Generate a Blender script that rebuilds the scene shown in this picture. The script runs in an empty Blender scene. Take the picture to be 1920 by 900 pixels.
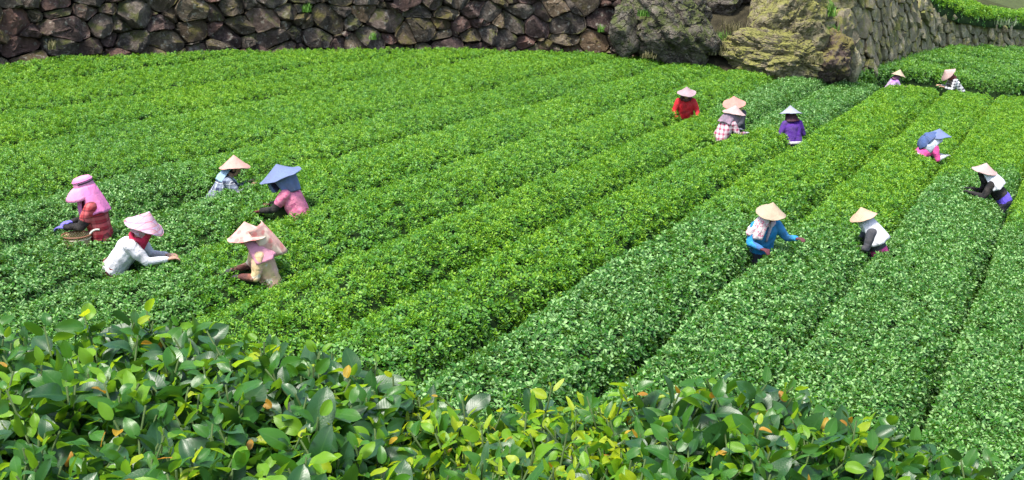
import bpy, bmesh, math, random
import numpy as np
from mathutils import Vector, Matrix, Euler, noise

random.seed(7); RNG = np.random.default_rng(7)
R = math.radians
scene = bpy.context.scene
COL = scene.collection

# ------------------------------------------------------------ camera, sky, sun
FPX, UC, VC = 2318.0, 960.0, 450.0          # focal length in pixels of a 1920 x 900 frame
PITCH = R(17.0); CZ = 6.0
cam_d = bpy.data.cameras.new('camera'); cam = bpy.data.objects.new('camera', cam_d)
COL.objects.link(cam); scene.camera = cam
cam_d.sensor_width = 36.0; cam_d.lens = 36.0 * FPX / 1920.0
cam_d.clip_start = 0.05; cam_d.clip_end = 3000
cam.location = (0, 0, CZ); cam.rotation_euler = (math.pi / 2 - PITCH, 0, 0)

SUN_EL, SUN_AZ = R(69), R(-135)              # azimuth from +Y (away from the camera) towards +X
world = bpy.data.worlds.new('World'); scene.world = world; world.use_nodes = True
wn = world.node_tree.nodes; wl = world.node_tree.links
sky = wn.new('ShaderNodeTexSky'); sky.sky_type = 'NISHITA'; sky.sun_disc = False
sky.sun_elevation = SUN_EL; sky.sun_rotation = SUN_AZ
sky.air_density = 1.0; sky.dust_density = 3.0; sky.ozone_density = 1.0
wl.new(sky.outputs[0], wn['Background'].inputs[0]); wn['Background'].inputs[1].default_value = 0.15
sd = bpy.data.lights.new('sun', 'SUN'); sd.energy = 2.8; sd.angle = R(15); sd.color = (1.0, .955, .88)
sun = bpy.data.objects.new('sun', sd); COL.objects.link(sun); sun.location = (-20, 10, 40)
sdir = Vector((math.sin(SUN_AZ) * math.cos(SUN_EL), math.cos(SUN_AZ) * math.cos(SUN_EL), math.sin(SUN_EL)))
sun.rotation_euler = sdir.to_track_quat('Z', 'Y').to_euler()
vs = scene.view_settings
vs.view_transform = 'Standard'; vs.look = 'None'; vs.gamma = 1.0; vs.exposure = 1.25
vs.use_curve_mapping = False
scene.cycles.max_bounces = 6; scene.cycles.transparent_max_bounces = 4

# ------------------------------------------------------------ place geometry
SP, CP = math.sin(PITCH), math.cos(PITCH)
def ray(u, v):
    a = (np.asarray(u, float) - UC) / FPX; b = (np.asarray(v, float) - VC) / FPX
    return np.stack([a, CP - b * SP, -SP - b * CP], -1)
def at(u, v, Z):
    return ray(u, v) * np.asarray(Z, float)[..., None] + np.array([0, 0, CZ])
def project(p):
    x, y, z = p[0], p[1], p[2] - CZ
    d = y * CP - z * SP; dn = -y * SP - z * CP
    return UC + FPX * x / d, VC + FPX * dn / d, d
def sstep(a, b, x):
    t = np.clip((np.asarray(x, float) - a) / (b - a), 0, 1); return t * t * (3 - 2 * t)
def wfun(u, v):
    u = np.asarray(u, float); v = np.asarray(v, float)
    g = np.where(u < 1500, .4 + .6 * sstep(90, 400, v), 1.0)
    return np.maximum(50 - .024 * (u - 1500) * g + .0854 * (v - 305) - 18 * sstep(900, 100, u) * sstep(60, 420, v), 9.0)
def P(u, v):                                # the top of the tea canopy, a nearly level field falling to the right
    return at(u, v, 1090.0 / wfun(u, v))
EDGE_U = [-500, -300, 0, 100, 160, 300, 420, 580, 700, 830, 960, 1130, 1230, 1320, 1400, 1470, 1560, 1600, 1640, 1690, 1740, 1800, 1860, 1920, 2100, 2400]
EDGE_V = [150, 135, 117, 108, 102, 96, 91, 88, 88, 87, 90, 94, 104, 113, 126, 139, 142, 148, 154, 156, 160, 168, 174, 180, 202, 242]
def vedge(u): return np.interp(u, EDGE_U, EDGE_V)

_nk = RNG.normal(size=(24, 2)); _np = RNG.uniform(0, 6.28, 24)
def fnoise(x, y, freq=1.0, lo=0, hi=8):     # smooth noise about -1..1
    s = 0
    for i in range(lo, hi): s = s + np.sin(freq * (x * _nk[i, 0] * 2 + y * _nk[i, 1] * 2) + _np[i])
    return s / math.sqrt(hi - lo) / 1.2

# ------------------------------------------------------------ object helpers
def tag(o, label=None, cat=None, group=None, kind=None):
    if label: o['label'] = label
    if cat: o['category'] = cat
    if group: o['group'] = group
    if kind: o['kind'] = kind
    return o
def empty(name, loc=(0, 0, 0), rz=0):
    o = bpy.data.objects.new(name, None); COL.objects.link(o)
    o.location = loc; o.rotation_euler = (0, 0, rz); o.empty_display_size = .2
    return o
def mesh(name, verts, faces, mats=None, smooth=False, sharp=None):
    m = bpy.data.meshes.new(name); m.from_pydata([tuple(map(float, v)) for v in verts], [], [tuple(map(int, f)) for f in faces]); m.update()
    for mt in (mats or []): m.materials.append(mt)
    if smooth: m.shade_smooth()
    if sharp is not None: m.shade_smooth(); m.set_sharp_from_angle(angle=R(sharp))
    return m
def link(name, data, parent=None, loc=None):
    o = bpy.data.objects.new(name, data); COL.objects.link(o)
    if parent: o.parent = parent
    if loc is not None: o.location = tuple(map(float, loc))
    return o
def grid_faces(na, nb):
    i = np.arange(na - 1)[:, None] * nb + np.arange(nb - 1)[None]
    return np.stack([i, i + nb, i + nb + 1, i + 1], -1).reshape(-1, 4)
def big_mesh(name, V, F, mats, smooth=True):
    m = bpy.data.meshes.new(name); m.vertices.add(len(V)); m.vertices.foreach_set('co', np.ascontiguousarray(V, np.float32).ravel())
    k = F.shape[1]
    m.loops.add(F.size); m.loops.foreach_set('vertex_index', F.astype(np.int32).ravel())
    m.polygons.add(len(F)); m.polygons.foreach_set('loop_start', np.arange(0, F.size, k, dtype=np.int32))
    m.polygons.foreach_set('loop_total', np.full(len(F), k, np.int32))
    for mt in mats: m.materials.append(mt)
    m.update(calc_edges=True); m.validate()
    if smooth: m.shade_smooth()
    return m

# ------------------------------------------------------------ material helpers
class NT:
    def __init__(s, name):
        s.m = bpy.data.materials.new(name); s.m.use_nodes = True
        s.n = s.m.node_tree.nodes; s.l = s.m.node_tree.links
        s.bsdf = s.n['Principled BSDF']; s.out = s.n['Material Output']
    def new(s, t, **kw):
        x = s.n.new(t)
        for k, v in kw.items(): setattr(x, k, v)
        return x
    def set(s, sock, v):
        if hasattr(v, 'links') or hasattr(v, 'is_linked'): s.l.new(v, sock)
        else: sock.default_value = v
    def math(s, op, a, b=0.0, c=0.0, clamp=False):
        x = s.new('ShaderNodeMath', operation=op, use_clamp=clamp)
        for i, q in enumerate((a, b, c)): s.set(x.inputs[i], q)
        return x.outputs[0]
    def mix(s, f, a, b, mode='MIX'):
        x = s.new('ShaderNodeMix', data_type='RGBA', blend_type=mode)
        s.set(x.inputs[0], f)
        for i, q in ((6, a), (7, b)): s.set(x.inputs[i], tuple(q) + (1,) if isinstance(q, (tuple, list)) and len(q) == 3 else q)
        return x.outputs[2]
    def ramp(s, f, stops, interp='LINEAR'):
        x = s.new('ShaderNodeValToRGB'); e = x.color_ramp; e.interpolation = interp
        while len(e.elements) < len(stops): e.elements.new(.5)
        for el, (p, c) in zip(e.elements, stops):
            el.position = p; el.color = (tuple(c) + (1,)) if not isinstance(c, (int, float)) else (c, c, c, 1)
        s.set(x.inputs[0], f); return x.outputs[0]
    def noise(s, scale, detail=4, rough=.55, vec=None, out=0, dist=0):
        x = s.new('ShaderNodeTexNoise'); x.inputs['Scale'].default_value = scale; x.inputs['Detail'].default_value = detail
        x.inputs['Roughness'].default_value = rough; x.inputs['Distortion'].default_value = dist
        if vec is not None: s.l.new(vec, x.inputs['Vector'])
        return x.outputs[out]
    def coord(s, which='Object'):
        return s.new('ShaderNodeTexCoord').outputs[which]
    def xyz(s, v):
        x = s.new('ShaderNodeSeparateXYZ'); s.l.new(v, x.inputs[0]); return x.outputs
    def attr(s, name, typ='GEOMETRY', out='Color'):
        return s.new('ShaderNodeAttribute', attribute_name=name, attribute_type=typ).outputs[out]
    def bump(s, h, strength=.5, dist=.02):
        x = s.new('ShaderNodeBump'); x.inputs['Strength'].default_value = strength; x.inputs['Distance'].default_value = dist
        s.l.new(h, x.inputs['Height']); s.l.new(x.outputs[0], s.bsdf.inputs['Normal']); return x.outputs[0]
    def base(s, c, rough=.8, spec=.3):
        s.set(s.bsdf.inputs['Base Color'], tuple(c) + (1,) if isinstance(c, (tuple, list)) else c)
        s.set(s.bsdf.inputs['Roughness'], rough); s.bsdf.inputs['Specular IOR Level'].default_value = spec
    def translucent(s, col, fac, normal=None):
        t = s.new('ShaderNodeBsdfTranslucent'); s.set(t.inputs[0], col)
        mx = s.new('ShaderNodeMixShader'); s.set(mx.inputs[0], fac)
        s.l.new(s.bsdf.outputs[0], mx.inputs[1]); s.l.new(t.outputs[0], mx.inputs[2]); s.l.new(mx.outputs[0], s.out.inputs[0])

def mat_field_leaf():
    n = NT('tea_leaf')
    lf = n.xyz(n.attr('lf', out='Vector')); ti = n.xyz(n.attr('tint', 'INSTANCER', 'Vector'))
    x = n.math('MULTIPLY', lf[0], .42)
    x = n.math('MULTIPLY_ADD', ti[0], .46, x)
    x = n.math('MULTIPLY_ADD', lf[1], .40, x)
    x = n.math('MULTIPLY_ADD', ti[1], .16, x)
    x = n.math('MULTIPLY_ADD', ti[2], .20, x)
    x = n.math('SUBTRACT', x, .31)
    c = n.ramp(x, [(0, (.218, .39, .008)), (.25, (.118, .295, .006)), (.5, (.050, .19, .007)), (.75, (.034, .148, .011)), (1, (.023, .11, .015))])
    glint = n.math('MULTIPLY', n.ramp(n.math('FRACT', n.math('MULTIPLY', lf[1], 5.7)), [(.60, 0.0), (.76, 1.0)]), n.math('MULTIPLY_ADD', ti[0], .85, .05))
    c = n.mix(glint, c, (.28, .49, .17))  # mint highlight specks painted into the leaf colour, mostly on picked shoots
    n.base(c, n.math('MULTIPLY_ADD', lf[1], .16, .42), .42)
    tc = n.mix(.5, c, (.26, .46, .02))
    n.translucent(tc, .3)
    return n.m
def mat_core():
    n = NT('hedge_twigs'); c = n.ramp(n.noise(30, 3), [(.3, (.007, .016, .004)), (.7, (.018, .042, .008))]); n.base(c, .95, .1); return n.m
def mat_soil(name='soil', a=(.05, .035, .02), b=(.12, .085, .05)):
    n = NT(name); t = n.noise(3, 8, .65, n.coord()); n.base(n.ramp(t, [(.3, a), (.7, b)]), .95, .1)
    n.bump(n.noise(14, 6, .6, n.coord()), .6, .05); return n.m
def mat_stone(name, dark, mid, light, moss=0.0, mosscol=(.10, .12, .02), tint=(.16, .09, .08), lichen=.5, stretch=None, vr=(.75, .25), crack=0.0):
    n = NT(name)
    co = n.coord('Object'); oi = n.new('ShaderNodeObjectInfo')
    mp = n.new('ShaderNodeMapping'); n.l.new(co, mp.inputs[0])
    cx = n.new('ShaderNodeCombineXYZ')
    for i in range(3): n.set(cx.inputs[i], n.math('MULTIPLY', oi.outputs['Random'], 37.0 + 11 * i))
    n.l.new(cx.outputs[0], mp.inputs['Location'])
    if stretch: mp.inputs['Scale'].default_value = stretch[0]; mp.inputs['Rotation'].default_value = stretch[1]
    v = mp.outputs[0]
    big = n.noise(2.6, 6, .62, v, dist=.6); fine = n.noise(17, 7, .7, v); spot = n.noise(9, 5, .6, v)
    f = n.math('MULTIPLY_ADD', fine, .5, n.math('MULTIPLY', big, .5))
    c = n.ramp(f, [(.34, dark), (.5, mid), (.66, light)])
    rnd = n.math('FRACT', n.math('MULTIPLY', oi.outputs['Random'], 7.31))
    c = n.mix(n.math('MULTIPLY', n.ramp(rnd, [(.45, 0.0), (.95, 1.0)]), .55), c, tint, 'MIX')
    val = n.math('MULTIPLY_ADD', n.math('FRACT', n.math('MULTIPLY', oi.outputs['Random'], 13.7)), vr[0], vr[1])
    c = n.mix(1.0, c, n.ramp(val, [(0, 0.0), (1, 1.0)]), 'MULTIPLY')
    c = n.mix(n.math('MULTIPLY', n.ramp(spot, [(.58, 0.0), (.66, 1.0)]), lichen), c, (.34, .33, .27))
    if moss > 0:
        g = n.new('ShaderNodeNewGeometry'); nz = n.xyz(g.outputs['Normal'])[2]
        mn = n.noise(3.1, 6, .65, v)
        mf = n.math('ADD', n.math('MULTIPLY', nz, .18), mn)
        mf = n.ramp(mf, [(.62 - .26 * moss, 0.0), (.74 - .2 * moss, 1.0)])
        mc = n.mix(n.noise(22, 3, .6, v), tuple(.55 * q for q in mosscol), tuple(1.5 * q for q in mosscol))
        c = n.mix(n.math('MULTIPLY', mf, .9), c, mc)
    hh = n.math('MULTIPLY_ADD', fine, .7, n.math('MULTIPLY_ADD', n.noise(48, 4, .7, v), .35, big))
    if crack > 0:
        wv = n.new('ShaderNodeVectorMath', operation='MULTIPLY_ADD'); n.l.new(n.noise(3, 3, .6, v, 1), wv.inputs[0]); wv.inputs[1].default_value = (.5, .5, .5); n.l.new(v, wv.inputs[2])
        mp2 = n.new('ShaderNodeMapping'); n.l.new(wv.outputs[0], mp2.inputs[0]); mp2.inputs['Rotation'].default_value = (0, .6, 0); mp2.inputs['Scale'].default_value = (1.0, 1.0, 2.6)
        vo = n.new('ShaderNodeTexVoronoi', feature='DISTANCE_TO_EDGE'); vo.inputs['Scale'].default_value = 1.9; n.l.new(mp2.outputs[0], vo.inputs['Vector'])
        e = n.ramp(vo.outputs['Distance'], [(.0, 0.0), (.07, 1.0)]); hh = n.math('MULTIPLY_ADD', e, crack, hh)
        c = n.mix(n.math('MULTIPLY', n.math('SUBTRACT', 1.0, e), .45), c, (.02, .018, .012))
    n.base(c, .88, .25)
    n.bump(hh, 1.0, .08)
    return n.m
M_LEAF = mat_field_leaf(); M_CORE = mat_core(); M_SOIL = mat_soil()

# ------------------------------------------------------------ ground
def ground_sheet():
    us = np.linspace(-900, 2700, 61); ts = np.linspace(0, 1, 41)
    V = []
    for u in us:
        ve = float(vedge(u)); v0 = ve - 75 if u > 1500 else ve - 45
        if u > 1500: v0 = min(v0, float(np.interp(u, [1500, 1760, 2700], [95, 70, 70])))
        ws = np.linspace(1 / max(float(wfun(u, v0)), 14), 1 / float(wfun(u, 1060)), 41)
        vv = np.linspace(v0, 1060, 400); ww = 1 / wfun(u, vv)
        v = np.interp(-ws, -ww, vv); p = P(np.full(41, u), v); p[:, 2] -= .85
        V.append(p)
    V = np.array(V)
    V[..., 2] += .02 * fnoise(V[..., 0], V[..., 1], 2.0)
    return V
GV = ground_sheet()
tag(link('field_soil', big_mesh('field_soil', GV.reshape(-1, 3), grid_faces(61, 41)[:, ::-1], [M_SOIL])), kind='structure')
m = mesh('hillside', [(-1500, -400, -3.5), (1500, -400, -3.5), (1500, 2500, -3.5), (-1500, 2500, -3.5)], [(0, 1, 2, 3)], [mat_soil('hillside_earth', (.04, .05, .02), (.07, .09, .03))])
tag(link('hillside', m), kind='structure')
# ------------------------------------------------------------ tea shoots that the hedges are covered with
def leaf_geo(L, W, fold=.25, curl=.3, nl=3, nw=2, wave=0.0, twist=0.0, ph=0.0):
    V = []; UV = []
    for i in range(nl + 1):
        t = i / nl
        w = W * .5 * (math.sin(math.pi * min(1, t ** .85 * .97 + .03)) ** .62 if t < 1 else .02)
        if i == 0: w = W * .07
        y = L * (t - .12 * curl * t * t); z = -curl * L * t * t * .6
        for j in range(nw + 1):
            s = 2 * j / nw - 1
            x = s * w; zz = z + abs(s) * w * fold + wave * math.sin(t * 9 + ph + s * 2) * abs(s)
            a = twist * t; x, zz2 = x * math.cos(a) - (zz - z) * math.sin(a), z + x * math.sin(a) + (zz - z) * math.cos(a)
            V.append((x, y, zz2)); UV.append((s, t))
    F = [(i * (nw + 1) + j, i * (nw + 1) + j + 1, (i + 1) * (nw + 1) + j + 1, (i + 1) * (nw + 1) + j) for i in range(nl) for j in range(nw)]
    return np.array(V), F, UV
def shoot_mesh(name, young, rs):
    V = []; F = []; A = []
    def add(M, geo, age):
        v, f, _ = geo; r = rs.random(); o = len(V)
        for q in v: V.append(tuple(M @ Vector(q))); A.append((age, r, 0))
        F.extend([tuple(o + k for k in g) for g in f])
    if young:
        spec = [(3, .036, .015, 65, .036, 0.0), (4, .046, .022, 42, .014, .3), (5, .052, .026, 15, -.016, .8)]
    else:
        spec = [(2, .040, .021, 50, .022, .35), (4, .052, .030, 28, .008, .75), (5, .056, .032, 8, -.02, 1.0)]
    g = rs.random() * 6
    for cnt, L, W, el, z, age in spec:
        for k in range(cnt):
            g += 2.4 + rs.uniform(-.4, .4)
            l = L * rs.uniform(.8, 1.2); e = R(el + rs.uniform(-18, 18)); rad = rs.uniform(.004, .030 if el < 60 else .012)
            M = Matrix.Rotation(g, 4, 'Z') @ Matrix.Translation((0, rad, z + rs.uniform(-.012, .012))) @ Matrix.Rotation(e, 4, 'X') @ Matrix.Rotation(rs.uniform(-.5, .5), 4, 'Y')
            add(M, leaf_geo(l, W * rs.uniform(.85, 1.15), rs.uniform(.15, .5), rs.uniform(.1, .6), 3, 2), age)
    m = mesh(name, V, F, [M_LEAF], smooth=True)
    a = m.attributes.new('lf', 'FLOAT_VECTOR', 'POINT'); a.data.foreach_set('vector', np.array(A, np.float32).ravel())
    return m
PROTO = bpy.data.collections.new('tea_shoot_kinds')
_rs = random.Random(3)
for i in range(10):
    PROTO.objects.link(bpy.data.objects.new('tea_shoot_%02d' % i, shoot_mesh('tea_shoot', i < 5, _rs)))

def scatter_group():
    g = bpy.data.node_groups.new('shoots_on_points', 'GeometryNodeTree')
    g.interface.new_socket('Geometry', in_out='INPUT', socket_type='NodeSocketGeometry')
    g.interface.new_socket('Geometry', in_out='OUTPUT', socket_type='NodeSocketGeometry')
    n, l = g.nodes, g.links
    gi = n.new('NodeGroupInput'); go = n.new('NodeGroupOutput')
    ci = n.new('GeometryNodeCollectionInfo'); ci.inputs['Collection'].default_value = PROTO
    ci.inputs['Separate Children'].default_value = True; ci.inputs['Reset Children'].default_value = True
    io = n.new('GeometryNodeInstanceOnPoints'); io.inputs['Pick Instance'].default_value = True
    def na(name, t):
        x = n.new('GeometryNodeInputNamedAttribute'); x.data_type = t; x.inputs['Name'].default_value = name
        return [o for o in x.outputs if o.enabled and o.name == 'Attribute'][0]
    l.new(gi.outputs[0], io.inputs['Points']); l.new(ci.outputs[0], io.inputs['Instance'])
    l.new(na('idx', 'INT'), io.inputs['Instance Index']); l.new(na('rot', 'FLOAT_VECTOR'), io.inputs['Rotation'])
    l.new(na('scl', 'FLOAT'), io.inputs['Scale']); l.new(io.outputs[0], go.inputs[0])
    return g
SCATTER = scatter_group()
CULL = []        # (x, y, z0, z1, radius): where a picker or basket keeps the shoots away
def scatter_object(name, parent, pos, nor, harv, tint_b, size=1.0, tilt=.38, loc=(0, 0, 0)):
    k = len(pos)
    d = nor * .55 + np.array([0, 0, .45]) + RNG.normal(size=(k, 3)) * tilt
    d /= np.linalg.norm(d, axis=1)[:, None]
    ph = RNG.uniform(0, 6.283, k); t = np.stack([np.cos(ph), np.sin(ph), np.zeros(k)], 1)
    x = np.cross(t, d); x /= np.linalg.norm(x, axis=1)[:, None] + 1e-9; y = np.cross(d, x)
    rot = np.stack([np.arctan2(y[:, 2], d[:, 2]), -np.arcsin(np.clip(x[:, 2], -1, 1)), np.arctan2(x[:, 1], x[:, 0])], 1)
    young = RNG.random(k) > (.18 + .74 * harv)
    idx = np.where(young, RNG.integers(0, 5, k), RNG.integers(5, 10, k)).astype(np.int32)
    tint = np.stack([harv, RNG.random(k), tint_b], 1)
    m = bpy.data.meshes.new(name); m.vertices.add(k); m.vertices.foreach_set('co', (pos - np.array(loc)).astype(np.float32).ravel())
    for nm, ty, f, dat in (('rot', 'FLOAT_VECTOR', 'vector', rot), ('scl', 'FLOAT', 'value', size * RNG.uniform(.75, 1.2, k)), ('idx', 'INT', 'value', idx), ('tint', 'FLOAT_VECTOR', 'vector', tint)):
        a = m.attributes.new(nm, ty, 'POINT'); a.data.foreach_set(f, np.ascontiguousarray(dat, np.int32 if ty == 'INT' else np.float32).ravel())
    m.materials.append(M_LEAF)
    o = link(name, m, parent); o['kind'] = 'stuff'
    md = o.modifiers.new('shoots', 'NODES'); md.node_group = SCATTER
    return o
def hedge(label, G, drop, harv, patch, dens=120, size=1.0, group=None, name='tea_hedge', face=None):
    """G (na,nt,3) canopy, drop (na,nt) how far the hedge falls away at its sides, harv (na,nt) 0 young tips .. 1 picked"""
    S = G.copy(); S[..., 2] -= drop
    na, nt = drop.shape
    root = empty(name, S.reshape(-1, 3)[np.argmin(S[na // 2, :, 1])] * 0 + np.array([S[na // 2, nt // 2, 0], S[na // 2, nt // 2, 1], S[..., 2].min()]))
    tag(root, label, 'tea hedge', group)
    loc = np.array(root.location)
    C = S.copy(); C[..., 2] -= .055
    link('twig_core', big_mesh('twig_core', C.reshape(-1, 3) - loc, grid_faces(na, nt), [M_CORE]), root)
    a, b, c, d = S[:-1, :-1], S[1:, :-1], S[1:, 1:], S[:-1, 1:]
    n = np.cross(c - a, d - b); ar = np.linalg.norm(n, axis=2) / 2; n /= (np.linalg.norm(n, axis=2) + 1e-9)[..., None]
    n = np.where(n[..., 2:3] < 0, -n, n)
    dm = (drop[:-1, :-1] + drop[1:, 1:]) / 2
    lam = ar * dens * np.where(dm > .42, .5, 1.0) * (1 if face is None else np.where(np.arange(nt - 1) < 2, face, 1.0)[None])
    cnt = RNG.poisson(lam).ravel(); ii = np.repeat(np.arange(cnt.size), cnt)
    fa, fb = RNG.random(len(ii))[:, None], RNG.random(len(ii))[:, None]
    r = lambda q: q.reshape(-1, q.shape[-1])[ii]
    pos = (r(a) * (1 - fa) * (1 - fb) + r(b) * fa * (1 - fb) + r(c) * fa * fb + r(d) * (1 - fa) * fb)
    nor = r(n); hv = r(((harv[:-1, :-1] + harv[1:, 1:]) / 2)[..., None])[:, 0]; pt = r(((patch[:-1, :-1] + patch[1:, 1:]) / 2)[..., None])[:, 0]
    hv = np.clip(hv + RNG.normal(size=len(hv)) * .12, 0, 1)
    pos[:, 2] += RNG.normal(size=len(ii)) * .022 - .012
    keep = np.ones(len(ii), bool)
    for (x, y, z0, z1, rad) in CULL:
        keep &= ~(((pos[:, 0] - x) ** 2 + (pos[:, 1] - y) ** 2 < rad * rad) & (pos[:, 2] > z0) & (pos[:, 2] < z1))
    pos, nor, hv, pt = pos[keep] - loc, nor[keep], hv[keep], pt[keep]
    scatter_object('leaves', root, pos, nor, hv, pt, size)
    return len(pos)

# ------------------------------------------------------------ the rows: parallel furrows that meet at one vanishing point
UV_, VV_ = 2100.0, -112.0
TF = [9.0, 2.34, 1.235, .836, .608, .480, .395, .323, .268, .229, .18, .153, .128, .104, .084]
GAP = [.05, .065, .03, .07, .065, .03, .015, .01, .01, .005, .0, .0, .0, .0, .0]
DEEP = [.5, .60, .45, .58, .48, .34, .28, .24, .26, .21, .18, .17, .16, .15, .15]
ROW_LABEL = [
 'tea hedge row along the right edge of the photo, right of the picker in black',
 'dark-leaved tea row between the picker in black and the picker in the white shawl',
 'tea row between the white-shawl picker and the picker in the blue shirt',
 'tea row just left of the blue-shirt picker, pale picked leaves in its lower half',
 'bright yellow-green tea row running down left from the picker in purple',
 'tea row running down left from the two pickers with overlapping hats',
 'tea row running down left from the picker in red to the yellow-dress picker',
 'tea row passing between the white-shirt picker and the pink-shirt picker in the blue hat',
 'tea row just behind the blue-hatted picker and the pink-visor picker on the left',
 'bright tea row, first clear row behind the left group of pickers',
 'bright tea row, second behind the left group of pickers',
 'narrow bright tea row, third from the boulder wall at the back',
 'narrow bright tea row, second from the boulder wall at the back',
 'farthest bright tea row, right at the foot of the boulder wall',
]
def s_of(T): return 1 / (.024 + .0854 * T)
def harvest(row, u, v):
    n = fnoise(u / 60., v / 40.) * 26
    if row == 0: h = sstep(330, 470, v + n)
    elif row == 1: h = sstep(285, 345, v + n)
    elif row == 2: h = .1 + .9 * sstep(350, 490, v + n)
    elif row == 3: h = .1 + .9 * sstep(330, 430, v + n)
    elif row == 4: h = np.maximum(sstep(262, 225, v + n) * .95, .16 + .4 * sstep(540, 680, v))
    elif row == 5: h = np.maximum(sstep(1290, 1360, u + n) * sstep(235, 200, v), .1 + 0 * u)
    elif row == 6: h = np.maximum(.2 + .6 * sstep(420, 300, u + n), 0)
    elif row == 7: h = .17 + .75 * sstep(560, 330, u + n)
    elif row == 8: h = .2 + .7 * sstep(500, 200, u + n)
    elif row == 9: h = .10 + .25 * sstep(500, 100, u + n)
    else: h = .03 + 0.0 * u
    return np.clip(h + fnoise(u / 35., v / 22., 1.3, 8, 16) * .07, 0, 1)
def build_rows():
    total = 0
    for k in range(len(TF) - 1):
        na = 19
        aa = .5 - .5 * np.cos(np.linspace(0, math.pi, na)); aa = .35 * np.linspace(0, 1, na) + .65 * aa
        s0, s1 = (-1.6 if k == 0 else s_of(TF[k])), s_of(TF[k + 1])
        Ts = s0 + (s1 - s0) * aa
        cols = []
        nt = None
        for sv in Ts:
            dx, dy = -sv, (1 - .024 * sv) / .0854; hy = math.hypot(dx, dy); dx, dy = dx / hy, dy / hy
            # far end: walk in from the vanishing point to the field edge; near end: below or left of the frame
            q = np.linspace(20, 3400, 6000); uu = UV_ + q * dx; vv = VV_ + q * dy
            ok = np.nonzero(vv > vedge(uu))[0]; q0 = q[ok[0]]
            near = np.nonzero((vv > np.where(uu < 1100, 880, 1010)) | (uu < -330))[0]; q1 = q[near[0]] if len(near) else q[-1]
            cols.append((q0, q1, dx, dy))
        L = max(np.linalg.norm(P(UV_ + a[1] * a[2], VV_ + a[1] * a[3]) - P(UV_ + a[0] * a[2], VV_ + a[0] * a[3])) for a in cols)
        nt = int(L / .16)
        G = np.zeros((na, nt, 3)); U = np.zeros((na, nt)); V = np.zeros((na, nt))
        for i, (q0, q1, dx, dy) in enumerate(cols):
            q = 1 / np.linspace(1 / q0, 1 / q1, nt); U[i] = UV_ + q * dx; V[i] = VV_ + q * dy; G[i] = P(U[i], V[i])
        # width across and distance to the furrows
        wid = np.cumsum(np.linalg.norm(np.diff(G, axis=0), axis=2), axis=0); wid = np.concatenate([np.zeros((1, nt)), wid])
        e0 = wid; e1 = wid[-1:] - wid
        along = np.concatenate([np.zeros((na, 1)), np.cumsum(np.linalg.norm(np.diff(G, axis=1), axis=2), axis=1)], 1)
        X, Y = G[..., 0], G[..., 1]
        drop = np.zeros((na, nt))
        for e, kk in ((e0, k), (e1, k + 1)):
            g = GAP[kk] * np.clip(1.0 + .8 * fnoise(X[:1] if e is e0 else X[-1:], Y[:1] if e is e0 else Y[-1:], .9), .25, 2.2)
            if kk == 8:      # the bush left thin beside the pink-visor picker
                g = g + .22 * np.exp(-((U - 335) / 55.) ** 2)
            x = np.clip((e - g) / (.40 if kk < 5 else .46), 0, 1); D = DEEP[kk] * np.clip(1 + .35 * fnoise(X, Y, .6, 3, 11), .5, 1.4)
            drop = np.maximum(drop, np.where(e < g, D, D * (1 - np.sqrt(np.clip(1 - (1 - x) ** 2, 0, 1))) * .9))
        x = np.clip(along / .45, 0, 1); drop = np.maximum(drop, .5 * (1 - np.sqrt(np.clip(1 - (1 - x) ** 2, 0, 1))))
        drop = drop + .018 * (fnoise(X, Y, 1.1) + .6 * fnoise(X, Y, 2.7, 8, 16)) + .03
        drop = np.clip(drop, 0, .66)
        hv = harvest(k, U, V)
        patch = np.clip(.5 + .28 * fnoise(X, Y, .8, 4, 12) + .18 * fnoise(X, Y, 2.4, 12, 20), 0, 1)
        size = .98 if k < 4 else .9 if k < 5 else (.76 if k < 8 else .66)
        total += hedge(ROW_LABEL[k], G, drop, hv, patch, 285 if k < 5 else 380 if k < 8 else 470, size, 'tea hedge rows of the main field')
    return total
# ------------------------------------------------------------ dry stone walls
def clip_poly(poly, n, c):                   # keep points with n.p <= c
    out = []
    for i in range(len(poly)):
        a, b = poly[i], poly[(i + 1) % len(poly)]
        da, db = a[0] * n[0] + a[1] * n[1] - c, b[0] * n[0] + b[1] * n[1] - c
        if da <= 0: out.append(a)
        if (da < 0) != (db < 0) and da != db:
            t = da / (da - db); out.append((a[0] + (b[0] - a[0]) * t, a[1] + (b[1] - a[1]) * t))
    return out
def stone_cells(width, height, sx, sy, rs, var=.45, top=None):
    """power diagram of jittered seeds: irregular stones of mixed size fitted together"""
    pts = []; y = sy * .3; row = 0
    while y < height + sy:
        x = -sx * rs.random()
        while x < width + sx:
            f = sy(x) if callable(sy) else sy
            pts.append((x + rs.uniform(-.34, .34) * sx, y + rs.uniform(-.36, .36) * sy, rs.uniform(-1, 1)))
            x += sx * rs.uniform(.75, 1.3)
        y += sy; row += 1
    pts = [p for p in pts if rs.random() > .10]
    cells = []
    for i, (x, y, r) in enumerate(pts):
        if not (-.2 * sx < x < width + .2 * sx) or y > height + .1 * sy: continue
        poly = [(x - 1.6 * sx, y - 1.6 * sy), (x + 1.6 * sx, y - 1.6 * sy), (x + 1.6 * sx, y + 1.6 * sy), (x - 1.6 * sx, y + 1.6 * sy)]
        for j, (x2, y2, r2) in enumerate(pts):
            if j == i or abs(x2 - x) > 3 * sx or abs(y2 - y) > 3 * sy: continue
            # anisotropic power distance
            dx, dy = (x2 - x) / sx, (y2 - y) / sy; d2 = dx * dx + dy * dy
            wgt = var * .5 * (r - r2)
            n = (dx / sx, dy / sy); c = (n[0] * x + n[1] * y) + .5 * (d2 + wgt * .6)
            poly = clip_poly(poly, n, c)
            if len(poly) < 3: break
        if len(poly) >= 3: cells.append(poly)
    return cells
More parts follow.
